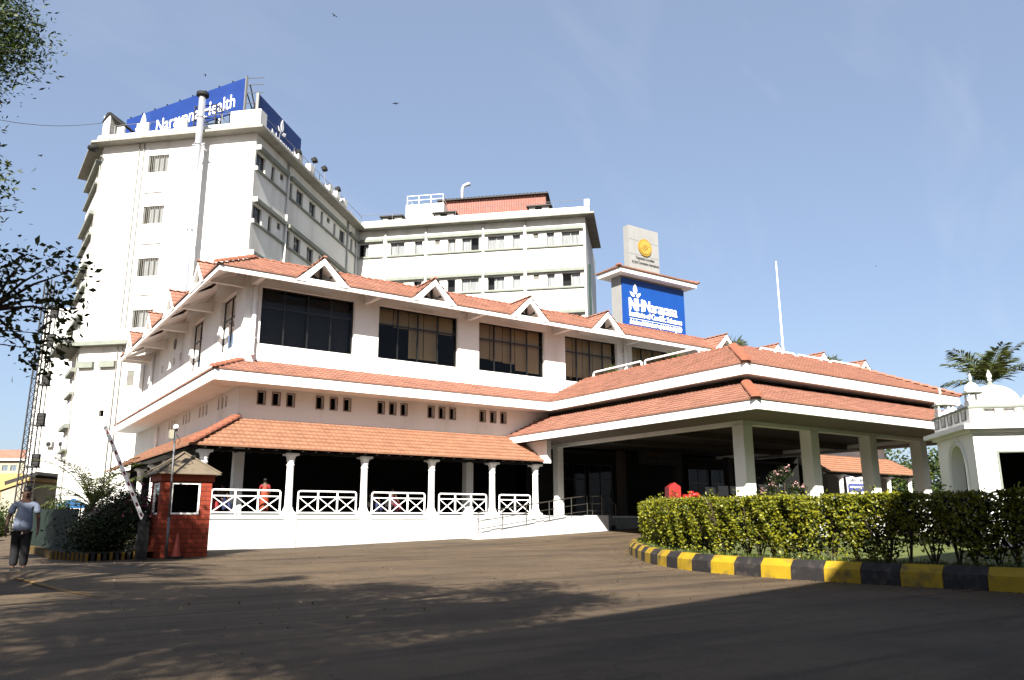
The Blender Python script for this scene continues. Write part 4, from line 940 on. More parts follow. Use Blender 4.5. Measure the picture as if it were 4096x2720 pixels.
for i, xx in enumerate((.75, 2.05, 2.75, 3.6)):
    a = thing('air_conditioner', ['outdoor air conditioner unit on white wall, leftmost of its row', 'pale outdoor air conditioner unit, second from left in its row', 'outdoor air conditioner unit, third from left in its row', 'outdoor air conditioner unit nearest the tower in its row'][i], 'air conditioner', (x0 + xx, y0 - .3, 9.0), 'air conditioners on the service block wall', FR)
    q = MB(); q.box(x0 + xx, x0 + xx + .65, y0 - .4, y0 - .05, 9.05, 9.65); q.build('casing', 'clad', a); q = MB(); q.tube([(x0 + xx + .3, y0 - .43, 9.35), (x0 + xx + .3, y0 - .4, 9.35)], .23, 14); q.build('fan_grille', 'rubber', a)

mx_, my_ = L(5.2, 81.6)
m = thing('lattice_mast', 'dark steel lattice mast standing left of the white service block', 'mast', (mx_, my_, 0), None, FR)
b = MB(); hw = .38
for sx in (-1, 1):
    for sy_ in (-1, 1): b.bar((mx_ + sx * hw, my_ + sy_ * hw, 0), (mx_ + sx * hw * .75, my_ + sy_ * hw * .75, 23), .09)
b.build('leg', 'darksteel', m)
b = MB(); z = 0.
while z < 22.4:
    s0 = hw * (1 - .25 * z / 23)
    for sgn in (-1, 1):
        b.bar((mx_ - s0 * sgn, my_ - s0, z), (mx_ + s0 * sgn, my_ - s0, z + .75), .045); b.bar((mx_ - s0, my_ + s0 * sgn, z), (mx_ + s0, my_ - s0 * sgn, z), .04)
    b.bar((mx_ - s0, my_ + s0, z), (mx_ + s0, my_ + s0, z + .75), .04)
    z += .75
b.build('bracing', 'darksteel', m)
b = MB()
for z in (2.2, 6.0, 9.6, 13.2, 16.8, 19.5): b.box(mx_ + .3, mx_ + 1.0, my_ - .5, my_ + .5, z, z + .12); b.box(mx_ + .3, mx_ + .95, my_ + .1, my_ + .4, z + .12, z + 1.2)
for k in range(70): b.bar((mx_ + .45, my_ - .1, 1 + k * .3), (mx_ + .95, my_ - .1, 1 + k * .3), .03)
b.bar((mx_ + .95, my_ - .1, 0), (mx_ + .95, my_ - .1, 22), .05)
b.build('ladder', 'darksteel', m)

hx, hy = L(5.0, 131)
H = thing('distant_house', 'distant cream and yellow house with a terracotta roof beyond the lattice mast', 'house', (hx, hy, 0), None, FR)
b = MB(); wall(b, Px(hy), hx - 6, hx + 4.2, 8.0, 9.9, [(hx + .6, hx + 1.4, 8.35, 9.1), (hx + 1.75, hx + 2.6, 8.35, 9.1), (hx - 1.6, hx - .8, 8.35, 9.1)], .2); b.quad((hx + 4.2, hy, 0), (hx + 4.2, hy + 9, 0), (hx + 4.2, hy + 9, 9.9), (hx + 4.2, hy, 9.9)); b.build('wall', 'housecream', H)
b = MB(); b.box(hx - 6, hx + 4.19, hy, hy + 8, 0, 8.0); b.build('lower_wall', 'houseyellow', H)
b = MB(); b.box(hx - 6.3, hx + 4.5, hy - .5, hy, 9.75, 9.95); b.build('eave', 'trim', H)
b = MB(); b.quad((hx - 6.3, hy - .5, 9.96), (hx + 4.8, hy - .5, 9.96), (hx + 3.0, hy + 3, 11.5), (hx - 6.3, hy + 3, 11.5)); b.quad((hx + 4.8, hy - .5, 9.96), (hx + 4.8, hy + 7, 9.96), (hx + 3, hy + 3, 11.5), (hx + 3, hy + 3, 11.5)); b.build('roof', 'tile', H)
for a in (hx + .6, hx + 1.75, hx - 1.6): window(H, Px(hy), a, a + .8, 8.35, 9.1, .1, 2, (), .05, 'alu')
gx, gy = L(4.2, 88)
G_ = thing('yellow_trimmed_shed', 'low cream shed with yellow trim and sloping roof behind the walking man', 'shed', (gx, gy, 0), None, FR)
b = MB(); b.prism([(gx - 6, gy, 0), (gx + 1.9, gy, 0), (gx + 1.9, gy, 5.0), (gx - 6, gy, 2.2)], (0, 6, 0)); b.build('wall', 'housecream', G_)
b = MB(); b.prism([(gx - 6, gy - .2, 2.3), (gx + 2.2, gy - .2, 5.15), (gx + 2.2, gy - .2, 5.45), (gx - 6, gy - .2, 2.6)], (0, 6.4, 0)); b.box(gx - .6, gx - .35, gy - .06, gy - .004, 0, 4.1); b.build('yellow_trim', 'houseyellow', G_)
b = MB(); b.prism([(gx - .5, gy + .5, 5.1), (gx + 2.4, gy + .5, 6.0), (gx + 2.5, gy + .5, 5.7), (gx - .4, gy + .5, 4.6)], (0, 5, 0)); b.build('dark_roof', 'darksteel', G_)

# ================================================================== domed pavilion (tower frame)
cx_, cy_ = 10.7, 29.32
D_ = thing('domed_pavilion', 'small white pavilion with onion dome, corner turrets and arched opening beside the hedge', 'pavilion', (cx_ + 1.8, cy_ + 1.8, .1), None, FT)
S_ = 3.55
PF, PL_ = Px(cy_), Pxl(cx_)
w = MB()
# left face with arch: polygonal wall around an arched hole
def archwall(P, u0, u1, z0, z1, c, hw, zs, dep, n=16):
    ah = 1.18
    arc = [(c - hw, zs)] + [(c - hw * math.cos(math.pi * k / n), zs + ah * hw * math.sin(math.pi * k / n) ** .9) for k in range(1, n)] + [(c + hw, zs)]
    w.quad(P(u0, 0, z0), P(c - hw, 0, z0), P(c - hw, 0, z1), P(u0, 0, z1)); w.quad(P(c + hw, 0, z0), P(u1, 0, z0), P(u1, 0, z1), P(c + hw, 0, z1))
    for a, b in zip(arc, arc[1:]): w.quad(P(a[0], 0, a[1]), P(b[0], 0, b[1]), P(b[0], 0, z1), P(a[0], 0, z1)); w.quad(P(a[0], 0, a[1]), P(b[0], 0, b[1]), P(b[0], dep, b[1]), P(a[0], dep, a[1]))
    for s_ in (-1, 1): w.quad(P(c + s_ * hw, 0, z0), P(c + s_ * hw, 0, zs), P(c + s_ * hw, dep, zs), P(c + s_ * hw, dep, z0))
    return arc
arc = archwall(PL_, cy_, cy_ + S_, .1, 4.3, 30.98, .72, 2.95, .45)
wall(w, PF, cx_, cx_ + S_, .1, 4.3, [(cx_ + .72, cx_ + 2.9, 1.0, 3.42)], .3)
w.quad((cx_, cy_ + S_, .1), (cx_ + S_, cy_ + S_, .1), (cx_ + S_, cy_ + S_, 4.3), (cx_, cy_ + S_, 4.3))
w.quad((cx_ + S_, cy_, .1), (cx_ + S_, cy_ + S_, .1), (cx_ + S_, cy_ + S_, 4.3), (cx_ + S_, cy_, 4.3))
w.build('wall', 'white', D_)
w = MB()
for sc2, pr2 in ((1.13, .05), (1.24, .03)):
    pts = [(30.98 + (u_ - 30.98) * sc2, 2.95 + (z_ - 2.95) * sc2) for u_, z_ in arc]; pts = [(pts[0][0], .3)] + pts + [(pts[-1][0], .3)]
    w.tube([PL_(u_, -pr2 * .4, z_) for u_, z_ in pts], .04, 6)
w.build('arch_moulding', 'white', D_)
i_ = MB(); xa, xb, ya, yb = cx_ + .02, cx_ + S_ - .06, cy_ + .02, cy_ + S_ - .06
i_.quad((xa, yb, .1), (xb, yb, .1), (xb, yb, 4.1), (xa, yb, 4.1)); i_.quad((xb, ya, .1), (xb, yb, .1), (xb, yb, 4.1), (xb, ya, 4.1)); i_.quad((xa, ya, 4.08), (xb, ya, 4.08), (xb, yb, 4.08), (xa, yb, 4.08)); i_.quad((xa, ya, .3), (xb, ya, .3), (xb, yb, .3), (xa, yb, .3))
i_.build('interior', 'dark', D_)  # near-black lining paints in the shade inside the pavilion
w = MB(); w.box(cx_ - .35, cx_ + S_ + .35, cy_ - .35, cy_ + S_ + .35, 4.2, 4.36); w.box(cx_ - .12, cx_ + S_ + .12, cy_ - .12, cy_ + S_ + .12, 4.1, 4.2); w.build('cornice', 'white', D_)
w = MB()
wall(w, Pxl(cx_ - .02), cy_ - .02, cy_ + S_ + .02, 4.36, 4.93, [(cy_ + .3 + k * .68, cy_ + .68 + k * .68, 4.57, 4.9) for k in range(5)], .1)
wall(w, Px(cy_ - .02), cx_ - .02, cx_ + S_ + .02, 4.36, 4.93, [(cx_ + .45 + k * .62, cx_ + .8 + k * .62, 4.58, 4.9) for k in range(5)], .1)
w.box(cx_ + .1, cx_ + S_, cy_ + .1, cy_ + S_, 4.37, 4.9); w.build('parapet', 'white', D_)
w = MB(); w.box(cx_ - .06, cx_ + S_ + .06, cy_ - .06, cy_ + S_ + .06, 4.93, 5.0); w.build('parapet_cap', 'sage', D_)
w = MB()
for k in range(5):
    for P, u_ in ((Pxl(cx_ - .03), cy_ + .3 + k * .68), (Px(cy_ - .03), cx_ + .44 + k * .62)):
        w.box(u_ - .03, u_ + .41, -.01, .0, 4.54, 4.57, P); w.box(u_ - .03, u_, -.01, .0, 4.57, 4.92, P); w.box(u_ + .38, u_ + .41, -.01, .0, 4.57, 4.92, P); w.build('square_frame', 'sage', D_); w = MB()
w = MB(); w.box(cx_ + .66, cx_ + .72, cy_ - .04, cy_ - .002, 1.0, 3.48); w.box(cx_ + .72, cx_ + 2.96, cy_ - .04, cy_ - .002, 3.42, 3.48); w.build('opening_frame', 'sage', D_)
w = MB(); w.box(cx_ + .72, cx_ + 2.9, cy_ + .05, cy_ + .13, 2.1, 2.19); w.box(cx_ + .6, cx_ + 3.0, cy_ - .1, cy_ + .2, 1.86, 1.95); w.build('counter_rail', 'trim', D_)
onion = [(.98, 0), (1.0, .08), (.96, .1), (.99, .16), (1.0, .3), (.97, .48), (.88, .68), (.72, .86), (.5, 1.0), (.28, 1.09), (.12, 1.15)]
fin = [(.22, 1.12), (.1, 1.2), (.05, 1.32), (.09, 1.36), (.05, 1.42), (.1, 1.5), (.085, 1.58), (.03, 1.72), (.0, 1.78)]
dc = (cx_ + 1.45, cy_ + S_ / 2, 4.98)
w = MB(); w.lathe(dc, [(.92, 0), (.93, .1), (.89, .12), (.9, .2)] + [(.9 * math.cos(q), .2 + .78 * math.sin(q)) for q in np.linspace(.05, 1.5, 14)], 36); w.build('dome', 'white', D_, True)
w = MB(); w.lathe(dc, [(r_ * .9, z_ * .9 - .04) for r_, z_ in fin[:3]], 14); w.build('finial_base', 'sage', D_, True); w = MB(); w.lathe((dc[0], dc[1], dc[2] - .04), [(r_ * .9, z_ * .9) for r_, z_ in fin[2:]], 12); w.build('finial', 'trim', D_, True)
for tx, ty in ((cx_ + .25, cy_ + .25), (cx_ + .25, cy_ + S_ - .25), (cx_ + S_ - .25, cy_ + .25), (cx_ + S_ - .25, cy_ + S_ - .25)):
    w = MB(); w.box(tx - .22, tx + .22, ty - .22, ty + .22, 5.0, 5.2)
    for a_ in range(4): w.tube([(tx + .17 * (1 if a_ % 2 else -1), ty + .17 * (1 if a_ > 1 else -1), 5.2), (tx + .17 * (1 if a_ % 2 else -1), ty + .17 * (1 if a_ > 1 else -1), 5.48)], .035, 6)
    w.lathe((tx, ty, 5.5), [(.24, 0), (.25, .05), (.24, .15), (.17, .27), (.08, .34)], 14); tr = w.build('turret', 'white', D_)
    w = MB(); w.lathe((tx, ty, 5.46), [(.1, -.0), (.34, .0), (.34, .03), (.2, .06)], 8); w.lathe((tx, ty, 5.82), [(.1, 0), (.04, .08), (.02, .12)], 10); w.build('turret_eave', 'sage', tr)
    w = MB(); w.lathe((tx, ty, 5.93), [(.03, 0), (.045, .05), (.03, .09), (.04, .14), (0, .26)], 8); w.build('turret_finial', 'trim', tr)
w = MB()
for k in range(1, 4):
    for q in ((cx_ + .12, cy_ + .25 + k * .78), (cx_ + .25 + k * .78, cy_ + .12)): w.lathe((q[0], q[1], 5.0), [(.13, 0), (.14, .06), (.1, .14), (.03, .19), (0, .25)], 10); w.build('parapet_knob', 'white', D_, True); w = MB()

# ================================================================== flagpole, hydrant, banner, booth, barrier, cone, pole
fp = MB(); fp.tube([(54.97, 40, 12.9), (54.97, 40, 22.6)], [.09, .05], 8)
single(fp, 'flagpole', 'trim', 'thin bare white flagpole rising behind the canopy roof', 'flagpole', (54.97, 40, 12.9))
hyd = thing('fire_hydrant_box', 'red gabled fire hose box behind the left end of the hedge', 'hydrant', (22.3, 21.6, .3))
b = MB(); P = lambda u, v, z: (22.2 + .84 * u + .57 * v, 21.66 - .62 * u + .8 * v, z + .12 * (z > 1))
b.add([P(0, 0, .3), P(.42, 0, .3), P(.42, 1.3 * .7, .3), P(0, .91, .3), P(0, 0, 2.36), P(.42, 0, 2.36), P(.42, .91, 2.36), P(0, .91, 2.36), P(.21, 0, 2.52), P(.21, .91, 2.52)],
      [(0, 1, 5, 8, 4), (1, 2, 6, 5), (2, 3, 7, 9, 6), (3, 0, 4, 7), (4, 8, 9, 7), (8, 5, 6, 9), (0, 3, 2, 1)]); b.build('box', 'redpaint', hyd)
b = MB()
for k in range(4): b.hexa([P(.12, -.012, 2.0 + k * .05), P(.3, -.012, 2.0 + k * .05), P(.3, 0, 2.0 + k * .05), P(.12, 0, 2.0 + k * .05), P(.12, -.012, 2.02 + k * .05), P(.3, -.012, 2.02 + k * .05), P(.3, 0, 2.02 + k * .05), P(.12, 0, 2.02 + k * .05)])
b.build('louvre', mat('dark_red_slot', (.2, .01, .01)), hyd)
hp = MB(); c = P(.75, .5, 0); hp.tube([(c[0], c[1], .3), (c[0], c[1], 2.0), (c[0] + .08, c[1] - .05, 2.18), (c[0] + .3, c[1] - .2, 2.2), (c[0] + .42, c[1] - .28, 2.05), (c[0] + .44, c[1] - .3, 1.8)], .09, 10)
hp.tube([(c[0] - .15, c[1] + .1, 2.08), (c[0] + .02, c[1], 2.08)], .13, 12); hp.tube([(c[0] + .12, c[1] - .08, 2.2), (c[0] + .12, c[1] - .08, 2.33)], .1, 10)
single(hp, 'fire_hydrant', 'redpaint', 'red hydrant pipe with bent outlet beside the red hose box', 'hydrant', (c[0], c[1], .3), smooth=True)
bn = thing('cloth_banner', 'white and blue cloth banner tied between far veranda columns', 'banner', (53.6, 33.8, 2.6))
b = MB(); n = 14; vs = []
for k in range(n + 1): u_ = 52.4 + 2.5 * k / n; sag = -.18 * math.sin(math.pi * k / n); vs += [(u_, 33.75 + .05 * math.sin(k), 3.0), (u_, 33.75 + .05 * math.sin(k), 3.85), (u_, 33.75 + .05 * math.sin(k + 1), 4.45 + sag)]
b.add(vs, [f_ for k in range(n) for f_ in ((3 * k, 3 * k + 3, 3 * k + 4, 3 * k + 1), (3 * k + 1, 3 * k + 4, 3 * k + 5, 3 * k + 2))]); b.build('cloth', 'banner', bn)
b = MB(); b.box(52.5, 54.75, 33.66, 33.68, 3.3, 3.8); b.build('blue_band', mat('faded_blue', (.12, .15, .5)), bn)
textw('ನಗು ನಗು', XZ(52.75, 33.66, 3.95), 1.8, .32, mat('grey_letter', (.4, .4, .42)), bn); textw('ಕಾರ್ಡಿಯಾಕ್ ಸೈನ್ಸಸ್', XZ(52.6, 33.65, 3.5), 2.0, .16, 'letter', bn)

bo = thing('guard_booth', 'small red brick guard booth with pyramid roof at the veranda corner', 'booth', (6.55, 29.6, .1))
x0, x1, y0, y1 = 5.78, 7.4, 28.75, 30.4
w = MB(); wall(w, Px(y0), x0, x1, .05, 2.6, [(6.09, 7.03, 1.5, 2.56)], .15); wall(w, Pxl(x0), y0, y1, .05, 2.6, [(29.1, 30.1, 1.5, 2.56)], .15); wall(w, Pxr(x1), y0, y1, .05, 2.6, [(29.2, 30.0, 1.5, 2.5)], .12)
wall(w, Px(y1), x0, x1, .05, 2.6, [(6.2, 6.95, .1, 2.3)], .1); w.build('brick_wall', 'brick', bo)
w = MB(); w.box(x0 - .06, x1 + .06, y0 - .06, y1 + .06, 2.6, 2.84); w.build('lintel_band', mat('orange_red_paint', (.6, .12, .04), .7), bo)
w = MB(); e_ = .3; z0 = 2.85; pk = (6.58, 29.58, 3.62); c4 = [(x0 - e_ + .05, y0 - e_, z0), (x1 + e_ - .1, y0 - e_, z0), (x1 + e_ - .1, y1 + e_, z0), (x0 - e_ + .05, y1 + e_, z0)]
w.add(c4 + [pk] + [(a, b, z0 - .03) for a, b, c in c4], [(0, 1, 4), (1, 2, 4), (2, 3, 4), (3, 0, 4), (5, 6, 7, 8), (0, 1, 6, 5), (1, 2, 7, 6), (2, 3, 8, 7), (3, 0, 5, 8)])
for c_ in c4: w.bar((c_[0], c_[1], c_[2] + .03), (pk[0], pk[1], pk[2] + .03), .1, .03)
w.build('roof', 'boothroof', bo)
for P, a, b in ((Px(y0), 6.09, 7.03), (Pxl(x0), 29.1, 30.1)): window(bo, P, a, b, 1.5, 2.56, .02, 1, (), .06, 'trim', 'clearglass')
w = MB(); w.box(5.95, 7.25, 29.9, 30.2, .1, 1.3); w.box(5.95, 7.25, 29.0, 30.25, .06, .1); w.quad((6, 30.3, .1), (7.3, 30.3, .1), (7.3, 30.3, 2.55), (6, 30.3, 2.55)); w.build('interior', 'dark', bo)

pc = thing('camera_pole', 'thin grey pole with white dome camera in front of the guard booth', 'pole', (6.02, 28.35, .1))
b = MB(); b.tube([(6.02, 28.35, .1), (6.0, 28.33, 1.4)], .045, 8); b.tube([(6.0, 28.33, 1.35), (5.95, 28.3, 4.25)], .035, 8); b.build('pole', 'pole', pc, True)
b = MB(); b.box(5.76, 5.9, 28.22, 28.36, 3.95, 4.25); b.build('junction_box', 'housecream', pc)
b = MB(); b.lathe((5.96, 28.28, 4.3), [(.02, .14), (.07, .11), (.09, .04), (.09, 0), (.0, -.02)], 14); b.build('camera_dome', 'trim', pc, True)
b = MB(); b.lathe((5.96, 28.28, 4.28), [(.06, 0), (.055, -.05), (.0, -.08)], 12); b.tube([(6.0, 28.3, 4.1), (6.12, 28.25, 3.9), (6.05, 28.3, 3.75)], .012, 5); b.build('camera_lens', 'rubber', pc)
ba = thing('boom_barrier', 'raised red and white striped boom barrier leaning left of the guard booth', 'barrier', (5.2, 28.3, .1))
A_, B_ = Vector((5.2, 28.3, 1.35)), Vector((3.82, 28.3, 4.25)); n = 25
wb, rb = MB(), MB()
wb.bar(A_, B_, .05, .12)
for k in range(9):
    p_ = A_.lerp(B_, (k + .25) / 9); q_ = A_.lerp(B_, (k + .6) / 9); rb.bar(p_, q_, .06, .06)
wb.build('boom', 'trim', ba); rb.build('red_stripe', mat('faded_red', (.4, .05, .06)), ba)
b = MB(); b.box(5.1, 5.4, 28.15, 28.45, .1, 1.25); b.bar((5.2, 28.3, 1.2), (5.28, 28.3, 1.5), .12); b.build('post', 'darksteel', ba)
co = thing('traffic_cone', 'faded red traffic cone standing against the guard booth', 'traffic cone', (6.33, 28.4, .11))
b = MB(); b.lathe((6.33, 28.4, .15), [(.15, 0), (.12, .12), (.075, .4), (.03, .72), (.02, .74), (.0, .74)], 16); b.build('cone', 'cone', co, True)
b = MB(); b.box(6.12, 6.54, 28.19, 28.61, .115, .16); b.build('base', 'rubber', co)
bn_ = MB()
for k in range(3):
    bn_.lathe((9.5 + k * .35 + (k == 2) * 4, 33.3 - k * .05, gz(9.7, 33.3) + .02), [(.02, 0), (.06, .03), (.05, .08), (0, .1)], 8)

# ================================================================== kerb, island, hedge
kp = [(30, 22.9), (26, 23.3), (23.4, 23.6), (21.9, 23.4), (20.95, 22.6), (19.25, 20.75), (17.95, 19.1), (16.44, 17.0), (15.5, 15.3), (14.95, 13.9), (14.75, 12.7), (14.70, 11.5), (14.75, 10.2), (14.9, 9.0), (15.05, 7.6), (15.1, 6), (15.2, 3), (15.4, 0), (15.8, -4), (17, -8)]
def catmull(p, step):
    out = []
    for i in range(len(p) - 1):
        p0, p1, p2, p3 = p[max(i - 1, 0)], p[i], p[i + 1], p[min(i + 2, len(p) - 1)]
        n = max(2, int(math.dist(p1, p2) / step))
        for k in range(n):
            t = k / n; out.append(tuple(.5 * (2 * p1[j] + (p2[j] - p0[j]) * t + (2 * p0[j] - 5 * p1[j] + 4 * p2[j] - p3[j]) * t * t + (3 * p1[j] - p0[j] - 3 * p2[j] + p3[j]) * t ** 3) for j in (0, 1)))
    return out + [p[-1]]
kc = catmull(kp, .15)
arc_ = [0]
for a, b in zip(kc, kc[1:]): arc_.append(arc_[-1] + math.dist(a, b))
KL = arc_[-1]
def at(s):
    s = min(max(s, 0), KL - 1e-4); i = int(np.searchsorted(arc_, s, 'right') - 1); i = min(i, len(kc) - 2)
    t = (s - arc_[i]) / max(1e-6, arc_[i + 1] - arc_[i]); a, b = kc[i], kc[i + 1]
    p = (a[0] + (b[0] - a[0]) * t, a[1] + (b[1] - a[1]) * t); d = Vector((b[0] - a[0], b[1] - a[1])).normalized()
    return p, (-d.y, d.x)      # inward normal: island lies to the left of travel (rotate +90)
def kerb_block(mb, s0, s1):
    ns = 4; sec = [(0, -.02), (.01, .26), (.13, .4), (.3, .4), (.3, 0)]
    vs = []
    for k in range(ns + 1):
        p, n = at(s0 + (s1 - s0) * k / ns); g0 = gz(*p)
        for o_, z in sec: vs.append((p[0] + n[0] * o_, p[1] + n[1] * o_, g0 + z))
    m_ = len(sec); mb.add(vs, [(k * m_ + j, k * m_ + j + 1, (k + 1) * m_ + j + 1, (k + 1) * m_ + j) for k in range(ns) for j in range(m_ - 1)] + [tuple(range(m_)), tuple(range(ns * m_, ns * m_ + m_))])
kb = MB(); s = .22; i = 1; bl_ = .76
# phase chosen so that a yellow block ends near (14.9, 9.9)
while s < KL - .1:
    kb.k = i % 2; kerb_block(kb, s + .006, min(s + bl_ - .006, KL)); s += bl_; i += 1
struct(kb, 'kerb', ['yellow', 'kerbblack'])
# island lawn
isl = []
for k in range(0, 220):
    p, n = at(KL * k / 219.); isl.append((p[0] + n[0] * .28, p[1] + n[1] * .28))
lm_ = MB(); nI = 8; vs = []
for p in isl:
    for k in range(nI + 1):
        t = k / nI; q = (p[0] + (46 - p[0]) * t, p[1] + (min(p[1], 20.5) * .9 + 1 - p[1]) * t if p[1] > 21 else p[1]); vs.append((q[0], q[1], max(gz(*p), .05) + .33 - .05 * smooth(0, .1, t)))
m_ = nI + 1; lm_.add(vs, [(i * m_ + k, i * m_ + k + 1, (i + 1) * m_ + k + 1, (i + 1) * m_ + k) for i in range(len(isl) - 1) for k in range(nI)])
struct(lm_, 'lawn', 'lawn')

def leaves(name, pts, size, m, parent, up=.3, asp=.45, rng=None, fold=.15, world=True, droop=0.):
    """many small folded leaf faces at pts (N,3)"""
    rng = rng or np.random.default_rng(3); n = len(pts); pts = np.asarray(pts, float)
    d = rng.normal(size=(n, 3)); d[:, 2] = d[:, 2] * .6 + up - droop; d /= np.linalg.norm(d, axis=1)[:, None]
    r = rng.normal(size=(n, 3)); s_ = np.cross(d, r); s_ /= np.linalg.norm(s_, axis=1)[:, None] + 1e-9
    nn = np.cross(d, s_); L_ = size * rng.uniform(.6, 1.35, n)[:, None]; W_ = L_ * asp
    v = np.stack([pts, pts + d * L_ * .45 + s_ * W_ * .5 + nn * L_ * fold * .5, pts + d * L_, pts + d * L_ * .45 - s_ * W_ * .5 + nn * L_ * fold * .5], 1).reshape(-1, 3)
    if parent is not None and world:
        mw, fr = o_m[parent.name]; T_ = np.array(mw.inverted() @ fr); v = v @ T_[:3, :3].T + T_[:3, 3]
    me = bpy.data.meshes.new(name); me.vertices.add(4 * n); me.vertices.foreach_set('co', v.astype(np.float32).ravel())
    me.loops.add(4 * n); me.loops.foreach_set('vertex_index', np.arange(4 * n, dtype=np.int32)); me.polygons.add(n); me.polygons.foreach_set('loop_start', np.arange(0, 4 * n, 4, dtype=np.int32))
    me.polygons.foreach_set('loop_total', np.full(n, 4, np.int32)); me.update(calc_edges=True); me.materials.append(M[m] if isinstance(m, str) else m)
    o = bpy.data.objects.new(name, me); put(o, parent); return o

hg = thing('clipped_hedge', 'long clipped yellow-green hedge behind the striped kerb, right part in shade', 'hedge', (16, 14, .3))
rng = np.random.default_rng(11)
S0 = next(s_ for s_ in np.arange(0, KL, .1) if at(s_)[0][0] < 21.6 and at(s_)[0][1] > 22) ; S1 = KL - 6
def hedge_pts(N, zlo, zhi, w0, w1, surf=0.):
    out = []
    cl = rng.uniform(0, 1, (400, 3))
    while len(out) < N:
        s_ = rng.uniform(S0, S1); p, n = at(s_); h = rng.uniform(zlo, zhi); o_ = rng.uniform(w0, w1)
        if surf and rng.random() < surf:
            if rng.random() < .45: h = zhi - abs(rng.normal(0, .05))
            else: o_ = w0 + abs(rng.normal(0, .07))
        top = zhi + .06 * math.sin(s_ * 2.1) + .05 * math.sin(s_ * 5.3 + 1) + .04 * math.sin(s_ * 11.)
        if h > top: continue
        # clumpiness and gaps low down
        cn_ = math.sin(s_ * 3.1 + 2 * h) + math.sin(s_ * 7.7 - 3.1 * h + 1.3) + math.sin(s_ * 1.3 + 5 * h)
        dens = 1 if h > 1.15 else max(0., .22 + .8 * smooth(.5, 1.15, h) + .2 * cn_)
        if h > .7: dens = max(dens, .3)
        if rng.random() > dens: continue
        if surf and h < 1.7 and math.sin(s_ * 9.1 + 6 * math.sin(h * 5.2)) * math.sin(h * 11.3 + 3 * math.sin(s_ * 4.3)) + .5 * math.sin(s_ * 23 + h * 17) < -.25 and rng.random() < .85: continue
        bulge = .08 * math.sin(s_ * 6.1 + h * 4) + .06 * math.sin(s_ * 13 + h * 9)
        q = (p[0] + n[0] * (o_ - bulge), p[1] + n[1] * (o_ - bulge)); out.append((q[0], q[1], gz(*p) + h))
    return np.array(out)
spr = []
for k in range(420):
    s_ = rng.uniform(S0, S1); p, n = at(s_); o_ = rng.uniform(.6, 1.5); h = 1.68 + abs(rng.normal(0, .1)); 
    for j in range(14): spr.append((p[0] + n[0] * o_ + rng.normal(0, .025), p[1] + n[1] * o_ + rng.normal(0, .025), gz(*p) + h - .3 + .33 * j / 14))
leaves('sprig', spr, .075, 'hedgeleaf', hg, .5, .45, rng)
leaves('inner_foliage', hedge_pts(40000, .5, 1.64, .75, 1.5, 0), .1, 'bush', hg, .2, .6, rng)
leaves('foliage', hedge_pts(85000, .42, 1.72, .52, 1.6, .62), .075, 'hedgeleaf', hg, .35, .55, rng)
stm = MB()
s_ = S0 + .3
while s_ < S1:
    p, n = at(s_); o_ = rnd.uniform(.8, 1.2); b0 = Vector((p[0] + n[0] * o_, p[1] + n[1] * o_, gz(*p) + .28))
    for k in range(rnd.randint(4, 7)):
        a_ = rnd.uniform(0, 6.28); sp = rnd.uniform(.1, .45); h_ = rnd.uniform(.7, 1.35)
        m1 = b0 + Vector((math.cos(a_) * sp * .5, math.sin(a_) * sp * .5, h_ * .5)); m2 = b0 + Vector((math.cos(a_ + .3) * sp, math.sin(a_ + .3) * sp, h_)); r0 = rnd.uniform(.012, .028)
        stm.tube([b0, m1, m2], [r0, r0 * .7, r0 * .35], 5, False)
        for j in range(3):
            a2 = a_ + rnd.uniform(-1.2, 1.2); e_ = m1.lerp(m2, rnd.random()); stm.tube([e_, e_ + Vector((math.cos(a2) * .25, math.sin(a2) * .25, .25))], [r0 * .4, r0 * .15], 4, False)
    s_ += rnd.uniform(.3, .5)
stm.build('stem', 'twig', hg)
gp = []
for k in range(9000):
    s_ = rng.uniform(S0, S1); p, n = at(s_); o_ = .34 + abs(rng.normal(0, .3)); gp.append((p[0] + n[0] * o_, p[1] + n[1] * o_, gz(*p) + .3))
tag(leaves('grass', gp, .16, 'grass', None, 1.6, .12, rng), kind='stuff')

lt = []
for k in range(900):
    s_ = rng.uniform(S0, S1 + 4); p, n = at(s_); o_ = -abs(rng.exponential(.35)) - .03; q = (p[0] + n[0] * o_, p[1] + n[1] * o_); lt.append((q[0], q[1], gz(*q) + .006))
for k in range(350): q = (rng.uniform(2, 14), rng.uniform(8, 33)); lt.append((q[0], q[1], gz(*q) + .006))
tag(leaves('leaf_litter', lt, .05, leafmat('dry_leaf', (.1, .06, .03), (.3, .2, .08), .1), None, -.1, .5, rng, 0.), kind='stuff')

# flowering bush
ol = thing('oleander_bush', 'pink flowering oleander bush rising above the hedge before the columns', 'bush', (22.3, 16.7, .4))
cs = np.array([(22.1, 16.75, 2.55), (22.0, 16.9, 2.2), (22.35, 16.6, 2.7), (22.55, 16.45, 2.2), (22.75, 16.3, 2.1), (22.3, 16.7, 1.9), (21.75, 17.1, 2.0)])
pt = np.concatenate([c + rng.normal(0, .1, (200, 3)) for c in cs] + [np.array((22.3, 16.7, 1.5)) + rng.normal(0, .35, (900, 3))])
leaves('foliage', pt, .13, 'bush', ol, .6, .2, rng)
fl = np.concatenate([c + np.array((0, -.05, .16)) + rng.normal(0, .06, (34, 3)) for c in cs[[0, 1, 2, 3, 4, 6]]]); leaves('flower', fl, .055, 'petal', ol, .3, .9, rng)
stm = MB()
for c in cs: stm.tube([(22.3, 16.7, .4), (c[0], c[1], c[2])], [.03, .01], 5)
stm.build('stem', 'twig', ol)
